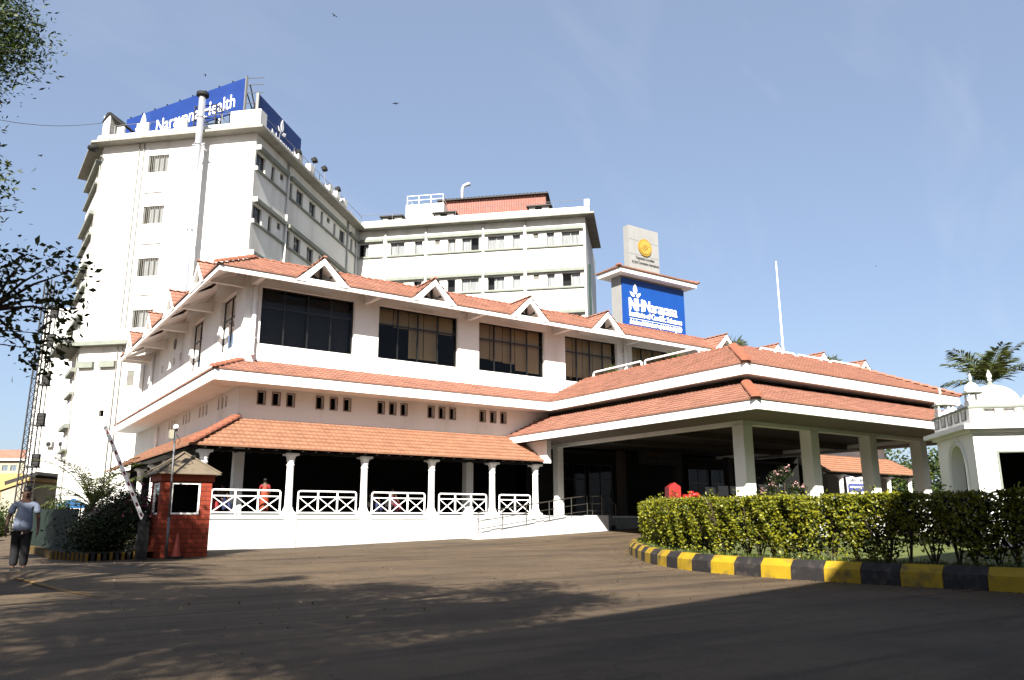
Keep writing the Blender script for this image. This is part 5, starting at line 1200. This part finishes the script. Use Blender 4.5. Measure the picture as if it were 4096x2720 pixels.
# small roof plants on the canopy deck
for i, (x, y) in enumerate(((30.9, 34.2), (31.2, 29.5), (31.5, 24.6 + .9), (39.4, 25.6))):
    rp = thing('potted_palm', ['potted plant at the left end of the canopy roof rail', 'potted plant behind the long left canopy roof rail', 'potted palm at the canopy roof corner behind the ridge', 'potted plant near the right canopy roof rail'][i], 'plant', (x, y, zt - .1), 'plants on the canopy roof')
    pm = MB(); pm.lathe((x, y, zt - .1), [(.0, 0), (.14, 0), (.19, .3), (.16, .3)], 12); pm.build('pot', 'tile', rp)
    a_ = rng.uniform(0, 6.28, 150); r_ = rng.uniform(0, .45, 150); leaves('foliage', np.stack([x + r_ * np.cos(a_), y + r_ * np.sin(a_), zt + .25 + .35 * rng.random(150)], 1), .34, 'palmleaf', rp, .5, .12, rng)

# ================================================================== palms
def frond(mbs, mbl, base, az, el, Lf, curve, nl=34, ll=.55, rw=.03):
    """arching frond; rachis to mbs, leaflets to mbl"""
    pts = []; p = Vector(base); e_ = el; n = 14
    for k in range(n + 1):
        pts.append(p.copy()); p = p + Vector((math.cos(az) * math.cos(e_), math.sin(az) * math.cos(e_), math.sin(e_))) * (Lf / n); e_ -= curve / n * (.6 + k / n)
    mbs.tube(pts, [rw * (1 - .8 * k / n) for k in range(n + 1)], 5, False)
    for k in range(nl):
        t = .12 + .86 * k / nl; i = min(int(t * n), n - 1); q = pts[i].lerp(pts[i + 1], t * n - i); d = (pts[i + 1] - pts[i]).normalized()
        sd_ = d.cross(Vector((0, 0, 1))).normalized(); up = sd_.cross(d); l_ = ll * math.sin(math.pi * (.12 + .83 * t)) ** .6
        for sg_ in (-1, 1):
            dr = (sd_ * sg_ * rnd.uniform(.75, 1) + d * rnd.uniform(.55, .8) + up * rnd.uniform(.0, .35) - Vector((0, 0, rnd.uniform(.05, .4)))).normalized()
            tip = q + dr * l_ - Vector((0, 0, l_ * .15)); mid = q + dr * l_ * .5; wv = d * (.028 * ll / .55)
            mbl.add([q - wv * .6, mid - wv, tip, mid + wv], [(0, 1, 2, 3)])
def palm(name, label, loc, htr, r0, nf, Lf, ll, els, curve, seed, azs=None, leafm='palmleaf'):
    global rnd; rnd = random.Random(seed)
    t_ = thing(name, label, 'palm', loc); mt = MB(); pts = [(loc[0] + .05 * math.sin(k), loc[1], loc[2] + htr * k / 8) for k in range(9)]
    mt.tube(pts, [r0 * (1 + .12 * (k % 2)) for k in range(9)], 10); mt.build('trunk', 'bark', t_)
    a, b = MB(), MB()
    for k in range(nf):
        az = azs[k] if azs and k < len(azs) else k * 2.4 + rnd.uniform(-.3, .3); frond(a, b, (loc[0], loc[1], loc[2] + htr), az, rnd.uniform(*els), Lf * rnd.uniform(.8, 1.1), curve * rnd.uniform(.8, 1.2), 30, ll)
    a.build('frond_stalk', 'palmleaf', t_); b.build('frond', leafm, t_)
    return t_
palm('coconut_palm', 'coconut palm crown rising behind the white domed pavilion', (50.5, 22.5, .8), 8.3, .18, 14, 3.5, 1.15, (.3, 1.5), .75, 5)
palm('date_palm', 'low date palm with arching fronds left of the guard booth', (4.9, 37.5, .2), 1.7, .3, 20, 3.1, .55, (.1, 1.4), 1.2, 9)

# ================================================================== bed left of the booth: stones, sheet fence, bushes, tarp
for i, (ax, ay, bx, by) in enumerate(((2.95, 41.5, 3.05, 31.5), (3.05, 31.5, 3.75, 28.95), (3.75, 28.95, 5.5, 28.95))):
    L_ = math.dist((ax, ay), (bx, by)); n = int(L_ / .16)
    if i == 0: es = MB()
    for k in range(n):
        t = k / n; x, y = ax + (bx - ax) * t, ay + (by - ay) * t; es.k = 0 if (k % 2 == 0) else 1
        es.box(x, x + .09, y, y + .09, 0, gz(x, y) + .22 + .05 * rnd.random())
struct(es, 'bed_edging', [mat('dirty_yellow', (.35, .2, .01), .8, .2, 5), 'kerbblack'])
sb = MB(); sb.quad((3.05, 41, .3), (3.1, 31.5, .3), (8.2, 31.5, .3), (8.2, 41, .3)); sb.quad((3.1, 31.5, .3), (3.8, 29.0, .3), (5.7, 29, .3), (8.2, 31.5, .3)); struct(sb, 'planting_bed', 'soil')
gf = thing('sheet_fence', 'green corrugated sheet fence behind the walking man', 'fence', (3.6, 38.5, .2))
a = MB(); n = 60; vs = []
for k in range(n + 1): t = k / n; x = 3.2 + .7 * t + .05 * (k % 2); y = 42.5 - 9.5 * t; vs += [(x, y, .25), (x, y, 1.85 - .1 * t)]
a.add(vs, [(2 * k, 2 * k + 2, 2 * k + 3, 2 * k + 1) for k in range(n)]); a.build('sheet', 'greensheet', gf)
a = MB()
for k in range(5): y = 42.3 - 9 * k / 4; x = 3.3 + .7 * k / 4; a.tube([(x, y, 0), (x, y, 1.95)], .03, 6)
a.build('post', 'darksteel', gf)
# sloping dark shelter box
sk = thing('sloped_shelter', 'small dark shelter with sloping lid in the shaded bed', 'shelter', (4.3, 33.2, .3))
a = MB(); a.prism([(3.9, 32.2, .3), (5.4, 32.2, .3), (5.4, 32.2, 1.75), (4.7, 32.2, 1.8), (3.9, 32.2, 1.1)], (0, 2.2, 0)); a.build('body', 'darksteel', sk)
a = MB(); a.prism([(3.72, 32.05, .98), (4.72, 32.05, 1.88), (4.72, 32.05, 1.83), (3.74, 32.05, .93)], (0, 2.5, 0)); a.build('lid', 'boothroof', sk)
tp = thing('blue_parasol', 'bright blue tarp parasol behind the date palm', 'parasol', (4.85, 43.8, .2))
a = MB(); a.lathe((4.9, 43.8, 1.95), [(.75, 0), (.6, .15), (.3, .33), (0, .45)], 8); a.build('canopy', 'bluetarp', tp); a = MB(); a.tube([(4.9, 43.8, .2), (4.9, 43.8, 2.4)], .03, 6); a.build('pole', 'pole', tp)
def bushp(name, label, cs, n, sig, size, m, loc, fl=None, cat='bush', group=None):
    t_ = thing(name, label, cat, loc, group); pt = np.concatenate([np.array(c) + rng.normal(0, 1, (n, 3)) * np.array(sig) for c in cs]); pt = pt[pt[:, 2] > loc[2]]
    leaves('foliage', pt, size, m, t_, .4, .5, rng)
    if fl: q = pt[rng.random(len(pt)) < fl[0]]; q = q[q[:, 2] > fl[2]]; leaves('flower', q + np.array((0, -.05, .04)), .09, fl[1], t_, .3, .9, rng)
    a = MB()
    for c in cs: a.tube([(loc[0], loc[1], loc[2]), tuple(c)], [.03, .01], 5)
    a.build('stem', 'twig', t_); return t_
bushp('bougainvillea', 'dark bougainvillea with magenta bracts beside the guard booth and boom', [(5.1, 29.9, 1.0), (4.6, 30.3, 1.1), (5.3, 30.4, 1.55), (5.0, 31, 1.7), (4.4, 30.6, .8), (5.6, 31.4, 1.6)], 2600, (.3, .35, .32), .09, 'bush', (4.9, 30.3, .3), (.05, 'magenta', 1.35))
bushp('shrub', 'dark leafy shrub under the date palm in the shaded bed', [(4.3, 31.2, .8), (4.0, 30.4, .7), (4.6, 31.6, 1.1), (4.7, 35.5, 1.1), (5.3, 34, 1.4), (6.3, 33, 1.2)], 2300, (.4, .5, .35), .1, 'bush', (4.4, 31.4, .3))
bushp('shrub', 'bright green shrub lit by sun beside the blue parasol', [(4.2, 42.2, 1.7), (4.1, 42.0, 1.3)], 900, (.22, .3, .25), .14, 'farleaf', (4.15, 42, .3))
bushp('shrub', 'leafy roadside shrub in front of the cream shed at far left', [(2.6, 62, 1.4), (2.2, 61, 1.0), (2.9, 63, .8)], 1200, (.4, .6, .5), .2, 'farleaf', (2.6, 62, 0))

# ================================================================== trees
def tree(name, label, loc, trunk, clusters, n, sig, size, m, asp=.4, group=None, droop=0., r0=.2):
    t_ = thing(name, label, 'tree', loc, group); tr = MB(); pts = [Vector(p) for p in trunk]
    tr.tube(pts, [r0 * (1 - .5 * k / (len(pts) - 1)) for k in range(len(pts))], 10)
    for c in clusters:
        c = Vector(c); s_ = min(pts[1:], key=lambda p: (p - c).length + (2 if p.z > c.z else 0)); md = s_.lerp(c, .5) + Vector((0, 0, .12 * (c - s_).length * .5))
        tr.tube([s_, md, c], [r0 * .32, r0 * .18, r0 * .04], 6, False)
    tr.build('trunk', 'bark', t_)
    P_ = []
    for c in clusters:
        k = rng.normal(0, 1, (n, 3)); P_.append(np.array(c) + k * np.array(sig) if not isinstance(sig, float) else np.array(c) + k * sig)
    leaves('crown', np.concatenate(P_), size, m, t_, .3, asp, rng, droop=droop); return t_
def blob(c, r, n, seed):
    g_ = np.random.default_rng(seed); v = g_.normal(size=(n, 3)); v /= np.linalg.norm(v, axis=1)[:, None]; v *= g_.uniform(.45, 1, n)[:, None] ** .6
    return [tuple(np.array(c) + q * np.array(r)) for q in v]
# neem at upper left (its crown edge shows) 
vis = [(-.15, 10.33, 7.05), (0, 10.25, 6.85), (.0, 10.25, 6.65), (-.25, 10.41, 6.45), (-.4, 10.5, 6.25), (-.2, 10.3, 7.3), (-.35, 10.4, 6.9), (-.45, 10.4, 6.6)]
vis += [(-.46, 10.15, 5.4), (-.4, 10.2, 4.97), (-.34, 10.3, 4.65)]
tree('neem_tree', 'fine-leaved neem tree whose crown edge hangs in at top left', (-4.2, 11.5, 0), [(-4.2, 11.5, 0), (-4.1, 11.4, 2.5), (-3.8, 11.2, 5), (-3.6, 11.3, 7.5)], vis + [c for c in blob((-4.3, 12, 7.5), (2.9, 3.2, 2.2), 60, 1) if c[0] < -1.2] + blob((-5.2, 13.2, 8.6), (2.4, 3, 1.2), 26, 12), 750, (.17, .17, .17), .065, 'neem', .3, droop=.4, r0=.25)
vis2 = [(.0, 9.9, 3.95), (.2, 9.77, 3.86), (.36, 9.6, 3.97), (.62, 9.4, 3.9), (.82, 9.28, 3.84), (.25, 9.7, 3.5), (.42, 9.69, 3.45), (.7, 9.5, 3.55), (.83, 9.4, 3.4), (.72, 9.45, 3.15), (.6, 9.6, 3.0), (.25, 9.8, 3.2), (.05, 9.9, 3.3), (.62, 9.65, 2.85), (.1, 9.8, 3.65), (-.1, 9.9, 3.6)]
tree('broadleaf_tree', 'broad-leaved tree with a leafy branch reaching in at left', (-2.6, 10.2, 0), [(-2.6, 10.2, 0), (-2.4, 10.2, 1.8), (-1.5, 10.1, 2.9), (-.6, 10.0, 3.3), (.1, 9.8, 3.4)], vis2 + blob((-2.0, 10.3, 3.9), (1.2, 1.0, .8), 10, 4), 60, (.11, .11, .1), .085, 'broad', .5, droop=.3, r0=.07)
tree('rain_tree', 'large tree behind the camera that shades the foreground road', (-5.5, 1.5, 0), [(-5.5, 1.5, 0), (-5.2, 1.6, 3), (-4.6, 1.8, 6), (-4, 2, 8)], blob((-3.4, 1.6, 9.2), (4.6, 4.2, 1.5), 60, 2) + blob((-4.6, 4.5, 8.6), (2.6, 3.2, 1.2), 26, 31) + blob((-6.5, -1.5, 9.5), (4, 3, 1.3), 26, 32), 430, (.4, .4, .25), .17, 'neem', .35, r0=.3)
tree('rain_tree', 'roadside tree just left of the frame that shades the guard booth', (-3.8, 20.8, 0), [(-3.8, 20.8, 0), (-3.7, 20.7, 3), (-3.4, 20.8, 6), (-3.3, 20.8, 8)], blob((-2.75, 20.9, 9.0), (2.5, 3.6, 1.8), 54, 3), 520, (.38, .38, .28), .17, 'neem', .35, r0=.25)
tree('rain_tree', 'roadside tree farther up the left verge that shades the planting bed', (-4.5, 27, 0), [(-4.5, 27, 0), (-4.3, 27, 3), (-4.2, 27, 6), (-4, 27, 8)], blob((-2.9, 26.0, 9), (2.6, 4, 1.8), 54, 6), 520, (.4, .4, .3), .17, 'neem', .35, r0=.25)
for i, (x, y, h_) in enumerate(((70, 44, 9), (76, 38, 8), (82, 32, 8.5), (66, 50, 9), (74, 30, 6), (88, 40, 10))):
    tree('leafy_tree', ['leafy green tree beyond the far veranda, second nearest it', 'leafy tree seen between the last canopy columns', 'leafy tree just left of the domed pavilion', 'leafy green tree nearest the far veranda roof', 'low leafy tree seen behind the pavilion arch', 'tallest leafy tree at the back right'][i], (x, y, .8), [(x, y, .8), (x, y, 3), (x, y, h_ * .7)], blob((x, y, h_ * .55), (4.5, 4.5, h_ * .42), 34, 20 + i), 170, (.75, .75, .6), .42, 'farleaf', .5, 'trees beyond the far veranda', r0=.3)

# ================================================================== off-frame building whose shadow falls on the right foreground
OB = thing('facing_building', 'plain block behind the camera whose roof edge shades the road', 'building', (12, -6, 0))
dl = Vector((1, .239, 0)).normalized(); nl_ = Vector((dl.y, -dl.x, 0)); A0 = Vector((-8.9, -6.55, 0)); Lb = 60
PO = lambda u, d, z: tuple(A0 + dl * u + nl_ * d + Vector((0, 0, z)))
w = MB(); hs = [(3 + 4 * k, 5 + 4 * k, 1.2 + 3.3 * j, 2.7 + 3.3 * j) for k in range(14) for j in range(3)]
wall(w, PO, 0, Lb, 0, 13, hs, .2); w.quad(PO(0, 0, 0), PO(0, 12, 0), PO(0, 12, 13), PO(0, 0, 13)); w.quad(PO(Lb, 0, 0), PO(Lb, 12, 0), PO(Lb, 12, 13), PO(Lb, 0, 13)); w.quad(PO(0, 0, 13), PO(Lb, 0, 13), PO(Lb, 12, 13), PO(0, 12, 13)); w.quad(PO(0, 12, 0), PO(Lb, 12, 0), PO(Lb, 12, 13), PO(0, 12, 13))
w.build('wall', mat('dark_plaster', (.07, .06, .05)), OB)
w = MB()
for a, b, c, d in hs: w.quad(PO(a, .15, c), PO(b, .15, c), PO(b, .15, d), PO(a, .15, d))
w.build('window', 'glass', OB)

# ================================================================== people
def skin_obj(name, verts, edges, radii, m, parent, root=0, sub=2, mw=I4):
    me = bpy.data.meshes.new(name); me.from_pydata([tuple(mw @ Vector(v)) for v in verts], edges, []); me.materials.append(M[m] if isinstance(m, str) else m)
    o = bpy.data.objects.new(name, me); put(o, parent)
    md = o.modifiers.new('Skin', 'SKIN'); md.use_smooth_shade = True
    sk_ = me.skin_vertices[0].data
    for i, r_ in enumerate(radii): sk_[i].radius = r_ if isinstance(r_, tuple) else (r_, r_); sk_[i].use_root = (i == root)
    s2 = o.modifiers.new('Sub', 'SUBSURF'); s2.levels = sub; s2.render_levels = sub
    return o
def man(loc, az, H=1.74):
    t_ = thing('person', 'man in light blue short-sleeved shirt and dark trousers walking toward the camera', 'person', loc)
    k = H / 1.74; Mx = Matrix.Rotation(az, 4, 'Z') @ Matrix.Scale(k, 4)
    # front faces -y locally
    V = [(0, 0, .95), (0, 0, 1.12), (0, 0, 1.32), (0, 0, 1.42), (0, -.01, 1.49), (0, -.02, 1.58), (0, -.02, 1.66),          # 0-6 spine, neck, head
         (.09, 0, .88), (.1, -.05, .5), (.1, .03, .1), (.1, -.1, .04), (-.09, 0, .88), (-.1, .06, .5), (-.1, .1, .1), (-.1, -.02, .04),   # legs
         (.16, 0, 1.38), (.21, 0, 1.34), (.27, .01, 1.1), (.285, -.06, .88), (.285, -.08, .8),                         # left arm
         (-.16, 0, 1.38), (-.21, 0, 1.34), (-.28, .02, 1.1), (-.3, -.03, .88), (-.3, -.05, .8)]
    E_ = [(0, 1), (1, 2), (2, 3), (3, 4), (4, 5), (5, 6), (0, 7), (7, 8), (8, 9), (9, 10), (0, 11), (11, 12), (12, 13), (13, 14), (3, 15), (15, 16), (16, 17), (17, 18), (18, 19), (3, 20), (20, 21), (21, 22), (22, 23), (23, 24)]
    Rr = [(.15, .12), (.15, .12), (.15, .11), (.1, .085), (.065, .065), (.085, .1), (.08, .095), .085, .06, .042, .04, .085, .06, .042, .04, .06, .055, .042, .03, .034, .06, .055, .042, .03, .034]
    for sg_, hd in ((1, 19), (-1, 24)):
        hx_, hy_, hz_ = V[hd]
        for f_ in range(4):
            b0 = len(V); ox = (f_ - 1.5) * .017
            V += [(hx_, hy_ - ox * 1.1 - .0, hz_ - .05), (hx_ - sg_ * .012, hy_ - ox * 1.2, hz_ - .085 - .006 * (f_ in (1, 2))), (hx_ - sg_ * .03, hy_ - ox * 1.2, hz_ - .115)]; Rr += [.0095, .0085, .007]
            E_ += [(hd, b0), (b0, b0 + 1), (b0 + 1, b0 + 2)]
        b0 = len(V); V += [(hx_ - sg_ * .012, hy_ - .04, hz_ - .02), (hx_ - sg_ * .02, hy_ - .055, hz_ - .06)]; Rr += [.011, .009]; E_ += [(hd, b0), (b0, b0 + 1)]
    bo_ = skin_obj('body', V, E_, Rr, 'skin', t_, 0, 2, Mx)
    sh_ = skin_obj('shirt', [(0, .0, .79), (0, 0, .92), (0, -.02, 1.12), (0, 0, 1.3), (0, 0, 1.4), (.15, 0, 1.38), (.21, 0, 1.33), (.25, .01, 1.17), (-.15, 0, 1.38), (-.21, 0, 1.33), (-.255, .01, 1.17)],
                   [(0, 1), (1, 2), (2, 3), (3, 4), (4, 5), (5, 6), (6, 7), (4, 8), (8, 9), (9, 10)], [(.2, .17), (.2, .175), (.19, .165), (.165, .135), (.085, .085), (.09, .085), (.085, .08), (.085, .08), (.09, .085), (.085, .08), (.085, .08)], 'shirt', t_, 0, 2, Mx)
    skin_obj('trousers', [(0, 0, .86), (.08, 0, .76), (.09, -.05, .5), (.09, .03, .08), (-.08, 0, .76), (-.09, .06, .5), (-.09, .1, .08)], [(0, 1), (1, 2), (2, 3), (0, 4), (4, 5), (5, 6)], [(.15, .13), .125, .1, .085, .13, .1, .085], 'trouser', t_, 0, 2, Mx)
    skin_obj('hair', [(0, .03, 1.64), (0, .022, 1.71), (0, -.03, 1.745)], [(0, 1), (1, 2)], [(.09, .09), (.092, .1), (.07, .06)], 'hair', t_, 0, 2, Mx)
    fc = MB()
    for sx in (-1, 1): fc.lathe((sx * .032, -.118, 1.63), [(0, -.008), (.012, 0), (0, .008)], 8); fc.lathe((sx * .09, -.01, 1.615), [(0, -.03), (.014, -.01), (.016, .015), (0, .03)], 8)
    fc.hexa([(-.014, -.147, 1.585), (.014, -.147, 1.585), (.014, -.1, 1.585), (-.014, -.1, 1.585), (-.006, -.13, 1.635), (.006, -.13, 1.635), (.006, -.1, 1.635), (-.006, -.1, 1.635)]); fc.box(-.025, .025, -.125, -.1, 1.545, 1.557)
    fc.v = [tuple(Mx @ Vector(v)) for v in fc.v]; fc.build('face', 'skin', t_, True, world=False)
    so = MB()
    for sx, y in ((.1, -.03), (-.1, .05)): so.box(sx - .045, sx + .045, y - .13, y + .12, .0, .07)
    so.v = [tuple(Mx @ Vector(v)) for v in so.v]; so.build('shoe', 'rubber', t_, world=False)
    return t_
mp = Vector((1.38, 20.35, 0)); mp.z = gz(mp.x, mp.y); man(mp, math.atan2(-mp.x, mp.y) * 0 + R(-4))

def woman(loc, az, label, cloth, blouse):
    t_ = thing('person', label, 'person', loc); Mx = Matrix.Rotation(az, 4, 'Z') @ Matrix.Scale(.9, 4)
    V = [(0, 0, .95), (0, 0, 1.15), (0, 0, 1.32), (0, 0, 1.42), (0, -.01, 1.5), (0, -.02, 1.6), (0, -.02, 1.67), (.09, 0, .85), (.09, 0, .45), (.09, 0, .08), (.09, -.1, .04), (-.09, 0, .85), (-.09, -.05, .45), (-.09, -.05, .08), (-.09, -.15, .04), (.2, 0, 1.36), (.25, .02, 1.12), (.27, -.06, .9), (.27, -.08, .8), (-.2, 0, 1.36), (-.26, 0, 1.12), (-.2, -.12, .95), (-.16, -.2, .93)]
    E_ = [(0, 1), (1, 2), (2, 3), (3, 4), (4, 5), (5, 6), (0, 7), (7, 8), (8, 9), (9, 10), (0, 11), (11, 12), (12, 13), (13, 14), (3, 15), (15, 16), (16, 17), (17, 18), (3, 19), (19, 20), (20, 21), (21, 22)]
    Rr = [(.14, .12), (.12, .1), (.13, .1), (.08, .07), .05, (.07, .085), (.065, .08), .085, .06, .04, .035, .085, .06, .04, .035, .055, .038, .028, .03, .055, .038, .028, .03]
    skin_obj('body', V, E_, Rr, 'skin', t_, 0, 1, Mx)
    skin_obj('sari', [(0, 0, .06), (0, 0, .5), (0, 0, .95), (.0, .0, 1.15), (-.05, 0, 1.33), (-.14, .02, 1.4)], [(i, i + 1) for i in range(5)], [(.24, .2), (.21, .17), (.2, .17), (.16, .14), (.15, .12), (.08, .08)], cloth, t_, 0, 2, Mx)
    skin_obj('blouse', [(0, 0, 1.2), (0, 0, 1.38), (.17, 0, 1.37), (.235, .01, 1.22), (-.17, 0, 1.37), (-.235, .01, 1.22)], [(0, 1), (1, 2), (2, 3), (1, 4), (4, 5)], [(.145, .12), (.13, .1), .075, .06, .075, .06], blouse, t_, 0, 1, Mx)
    skin_obj('hair', [(0, .02, 1.6), (0, .012, 1.67), (0, .08, 1.55)], [(0, 1), (0, 2)], [(.085, .085), (.08, .09), .05], 'hair', t_, 0, 1, Mx)
woman((11.15, 34.75, zf), R(150), 'woman in an orange patterned sari standing on the veranda behind the railing', 'sari', 'redcloth')
def seated(loc, az, label, cloth):
    t_ = thing('person', label, 'person', loc); Mx = Matrix.Rotation(az, 4, 'Z')
    V = [(0, .1, .5), (0, .12, .75), (0, .1, .95), (0, .09, 1.05), (0, .05, 1.13), (0, .04, 1.22), (.1, -.3, .5), (.1, -.33, .1), (-.1, -.3, .5), (-.1, -.33, .1), (.2, .08, .98), (.24, -.02, .75), (.12, -.25, .62), (-.2, .08, .98), (-.24, -.02, .75), (-.12, -.25, .62)]
    skin_obj('body', V, [(0, 1), (1, 2), (2, 3), (3, 4), (4, 5), (0, 6), (6, 7), (0, 8), (8, 9), (3, 10), (10, 11), (11, 12), (3, 13), (13, 14), (14, 15)], [.13, .12, .12, .05, (.075, .085), (.07, .08), .08, .05, .08, .05, .055, .04, .03, .055, .04, .03], 'skin', t_, 0, 1, Mx)
    skin_obj('clothing', [(0, .1, .45), (0, .12, .75), (0, .1, .96), (.12, -.32, .5), (.12, -.34, .15), (-.12, -.32, .5), (-.12, -.34, .15)], [(0, 1), (1, 2), (0, 3), (3, 4), (0, 5), (5, 6)], [.17, .16, .13, .11, .12, .11, .12], cloth, t_, 0, 1, Mx)
    skin_obj('hair', [(0, .07, 1.2), (0, .06, 1.27)], [(0, 1)], [.085, .075], 'hair', t_, 0, 1, Mx)
seats = ((8.95, 35.0, 'redcloth', 'person in red seated on the veranda just right of the guard booth'), (9.55, 35.3, 'bluecloth', 'person in blue seated beside the one in red on the veranda'), (16.6, 35.4, 'bluecloth', 'person in blue seated behind the second veranda railing'), (17.5, 35.2, 'pinkcloth', 'person in pink seated near the third veranda column'))
for x, y, c, l in seats:
    seated((x, y, zf), R(20), l, c)
    bnch = MB(); bnch.box(x - .28, x + .28, y - .2, y + .28, zf + .38, zf + .42); bnch.box(x - .28, x + .28, y + .28, y + .31, zf + .42, zf + .85)
    for q in ((-.25, -.17), (.2, -.17), (-.25, .22), (.2, .22)): bnch.box(x + q[0], x + q[0] + .05, y + q[1], y + q[1] + .05, zf, zf + .38)
    single(bnch, 'veranda_chair', 'darksteel', 'dark chair under the ' + l.split(' seated')[0] + (' beside the guard booth' if x < 9.2 else ' left of the sari woman' if x < 10 else ' on the middle veranda'), 'chair', (x, y, zf), 'veranda chairs')

rl_ = MB()
for k in range(10):
    t0, t1 = k / 10, (k + 1) / 10; a_ = (1.15 + 1.1 * t0, 18.3 - 2.9 * t0); b_ = (1.15 + 1.1 * t1, 18.3 - 2.9 * t1)
    rl_.quad((a_[0], a_[1], gz(*a_) + .012), (a_[0] + .13, a_[1] + .04, gz(*a_) + .012), (b_[0] + .13, b_[1] + .04, gz(*b_) + .012), (b_[0], b_[1], gz(*b_) + .012))
struct(rl_, 'road_marking', mat('worn_yellow_line', (.42, .24, .07), .9, .2, 6))

# ================================================================== motorbike far left
mo = thing('motorbike', 'small blue motorbike parked at far left beyond the walking man', 'motorbike', (2.15, 52.5, 0))
a = MB()
for y in (51.9, 53.1):
    for k in range(1): a.tube([(2.15 + .0, y + .3 * math.cos(q), .32 + .3 * math.sin(q)) for q in np.linspace(0, 6.283, 18)], .05, 6)
a.build('wheel', 'rubber', mo)
a = MB(); a.prism([(2.05, 51.8, .75), (2.05, 52.1, .45), (2.05, 52.9, .45), (2.05, 53.3, .8), (2.05, 52.6, .82), (2.05, 52.2, .95), (2.05, 51.95, 1.1)], (.22, 0, 0)); a.build('body', 'bluecloth', mo)
a = MB(); a.bar((1.85, 51.95, 1.12), (2.45, 51.95, 1.12), .04); a.box(2.03, 2.28, 52.5, 53.2, .83, .9); a.build('handlebar', 'rubber', mo)
# loose white litter at the plinth foot
for k, (x, y) in enumerate(((10.3, 33.1), (10.7, 33.1))):
    a = MB(); a.lathe((x, y, gz(x, y) + .02), [(.0, 0), (.055, .02), (.05, .07), (0, .1)], 8)
    single(a, 'paper_cup', 'letter', ['white paper cup on the road by the plinth, left of the two', 'white paper cup on the road by the plinth, right of the two'][k], 'cup', (x, y, gz(x, y)), 'discarded cups by the plinth')
# cable
a = MB(); a.tube([(-3, 64, 31.6), (-.45, 66.76, 31.72), (7.66, 72.66, 35.1)], .02, 5); 
p0, p1 = Vector((-6, 30, 15)), Vector((6.9, 66.3, 32.6)); a = MB(); a.tube([p0.lerp(p1, k / 10) - Vector((0, 0, 1.2 * math.sin(math.pi * k / 10))) for k in range(11)], .018, 5)
single(a, 'overhead_cable', 'darksteel', 'thin overhead cable running to the left roof corner of the tower', 'cable', (-6, 30, 15))
# birds
for i, (x, y, z, sc2, an) in enumerate(((19.37, 51.13, 38.4, .28, .4), (11.93, 57.5, 34.08, .2, 1.2), (2.48, 65.69, 28.24, .25, 2.1), (23.97, 49.73, 31.95, .25, 2.4), (55.18, 31.41, 19.87, .12, .5))):
    bd = MB(); Mx = Matrix.Translation((x, y, z)) @ Matrix.Rotation(an, 4, 'Z') @ Matrix.Rotation(.3, 4, 'X') @ Matrix.Scale(sc2, 4)
    bd.tube([(0, -.5, 0), (0, -.35, .02), (0, 0, 0), (0, .45, 0)], [.03, .1, .13, .03], 6)
    for sgn in (-1, 1): bd.add([(0, -.25, .05), (sgn * .6, -.3, .25), (sgn * 1.15, .1, .12), (sgn * .55, .1, .2), (0, .2, .05)], [(0, 1, 3, 4), (1, 2, 3)])
    bd.add([(0, .4, 0), (-.15, .7, 0), (.15, .7, 0)], [(0, 1, 2)]); bd.v = [tuple(Mx @ Vector(v)) for v in bd.v]
    single(bd, 'bird', 'bird', ['topmost small dark bird in the sky', 'small dark bird above the blue billboard', 'small bird in the sky left of the tower', 'small dark bird right of the long billboard', 'tiny dark bird far right beyond the flagpole'][i], 'bird', (x, y, z), 'birds in flight')
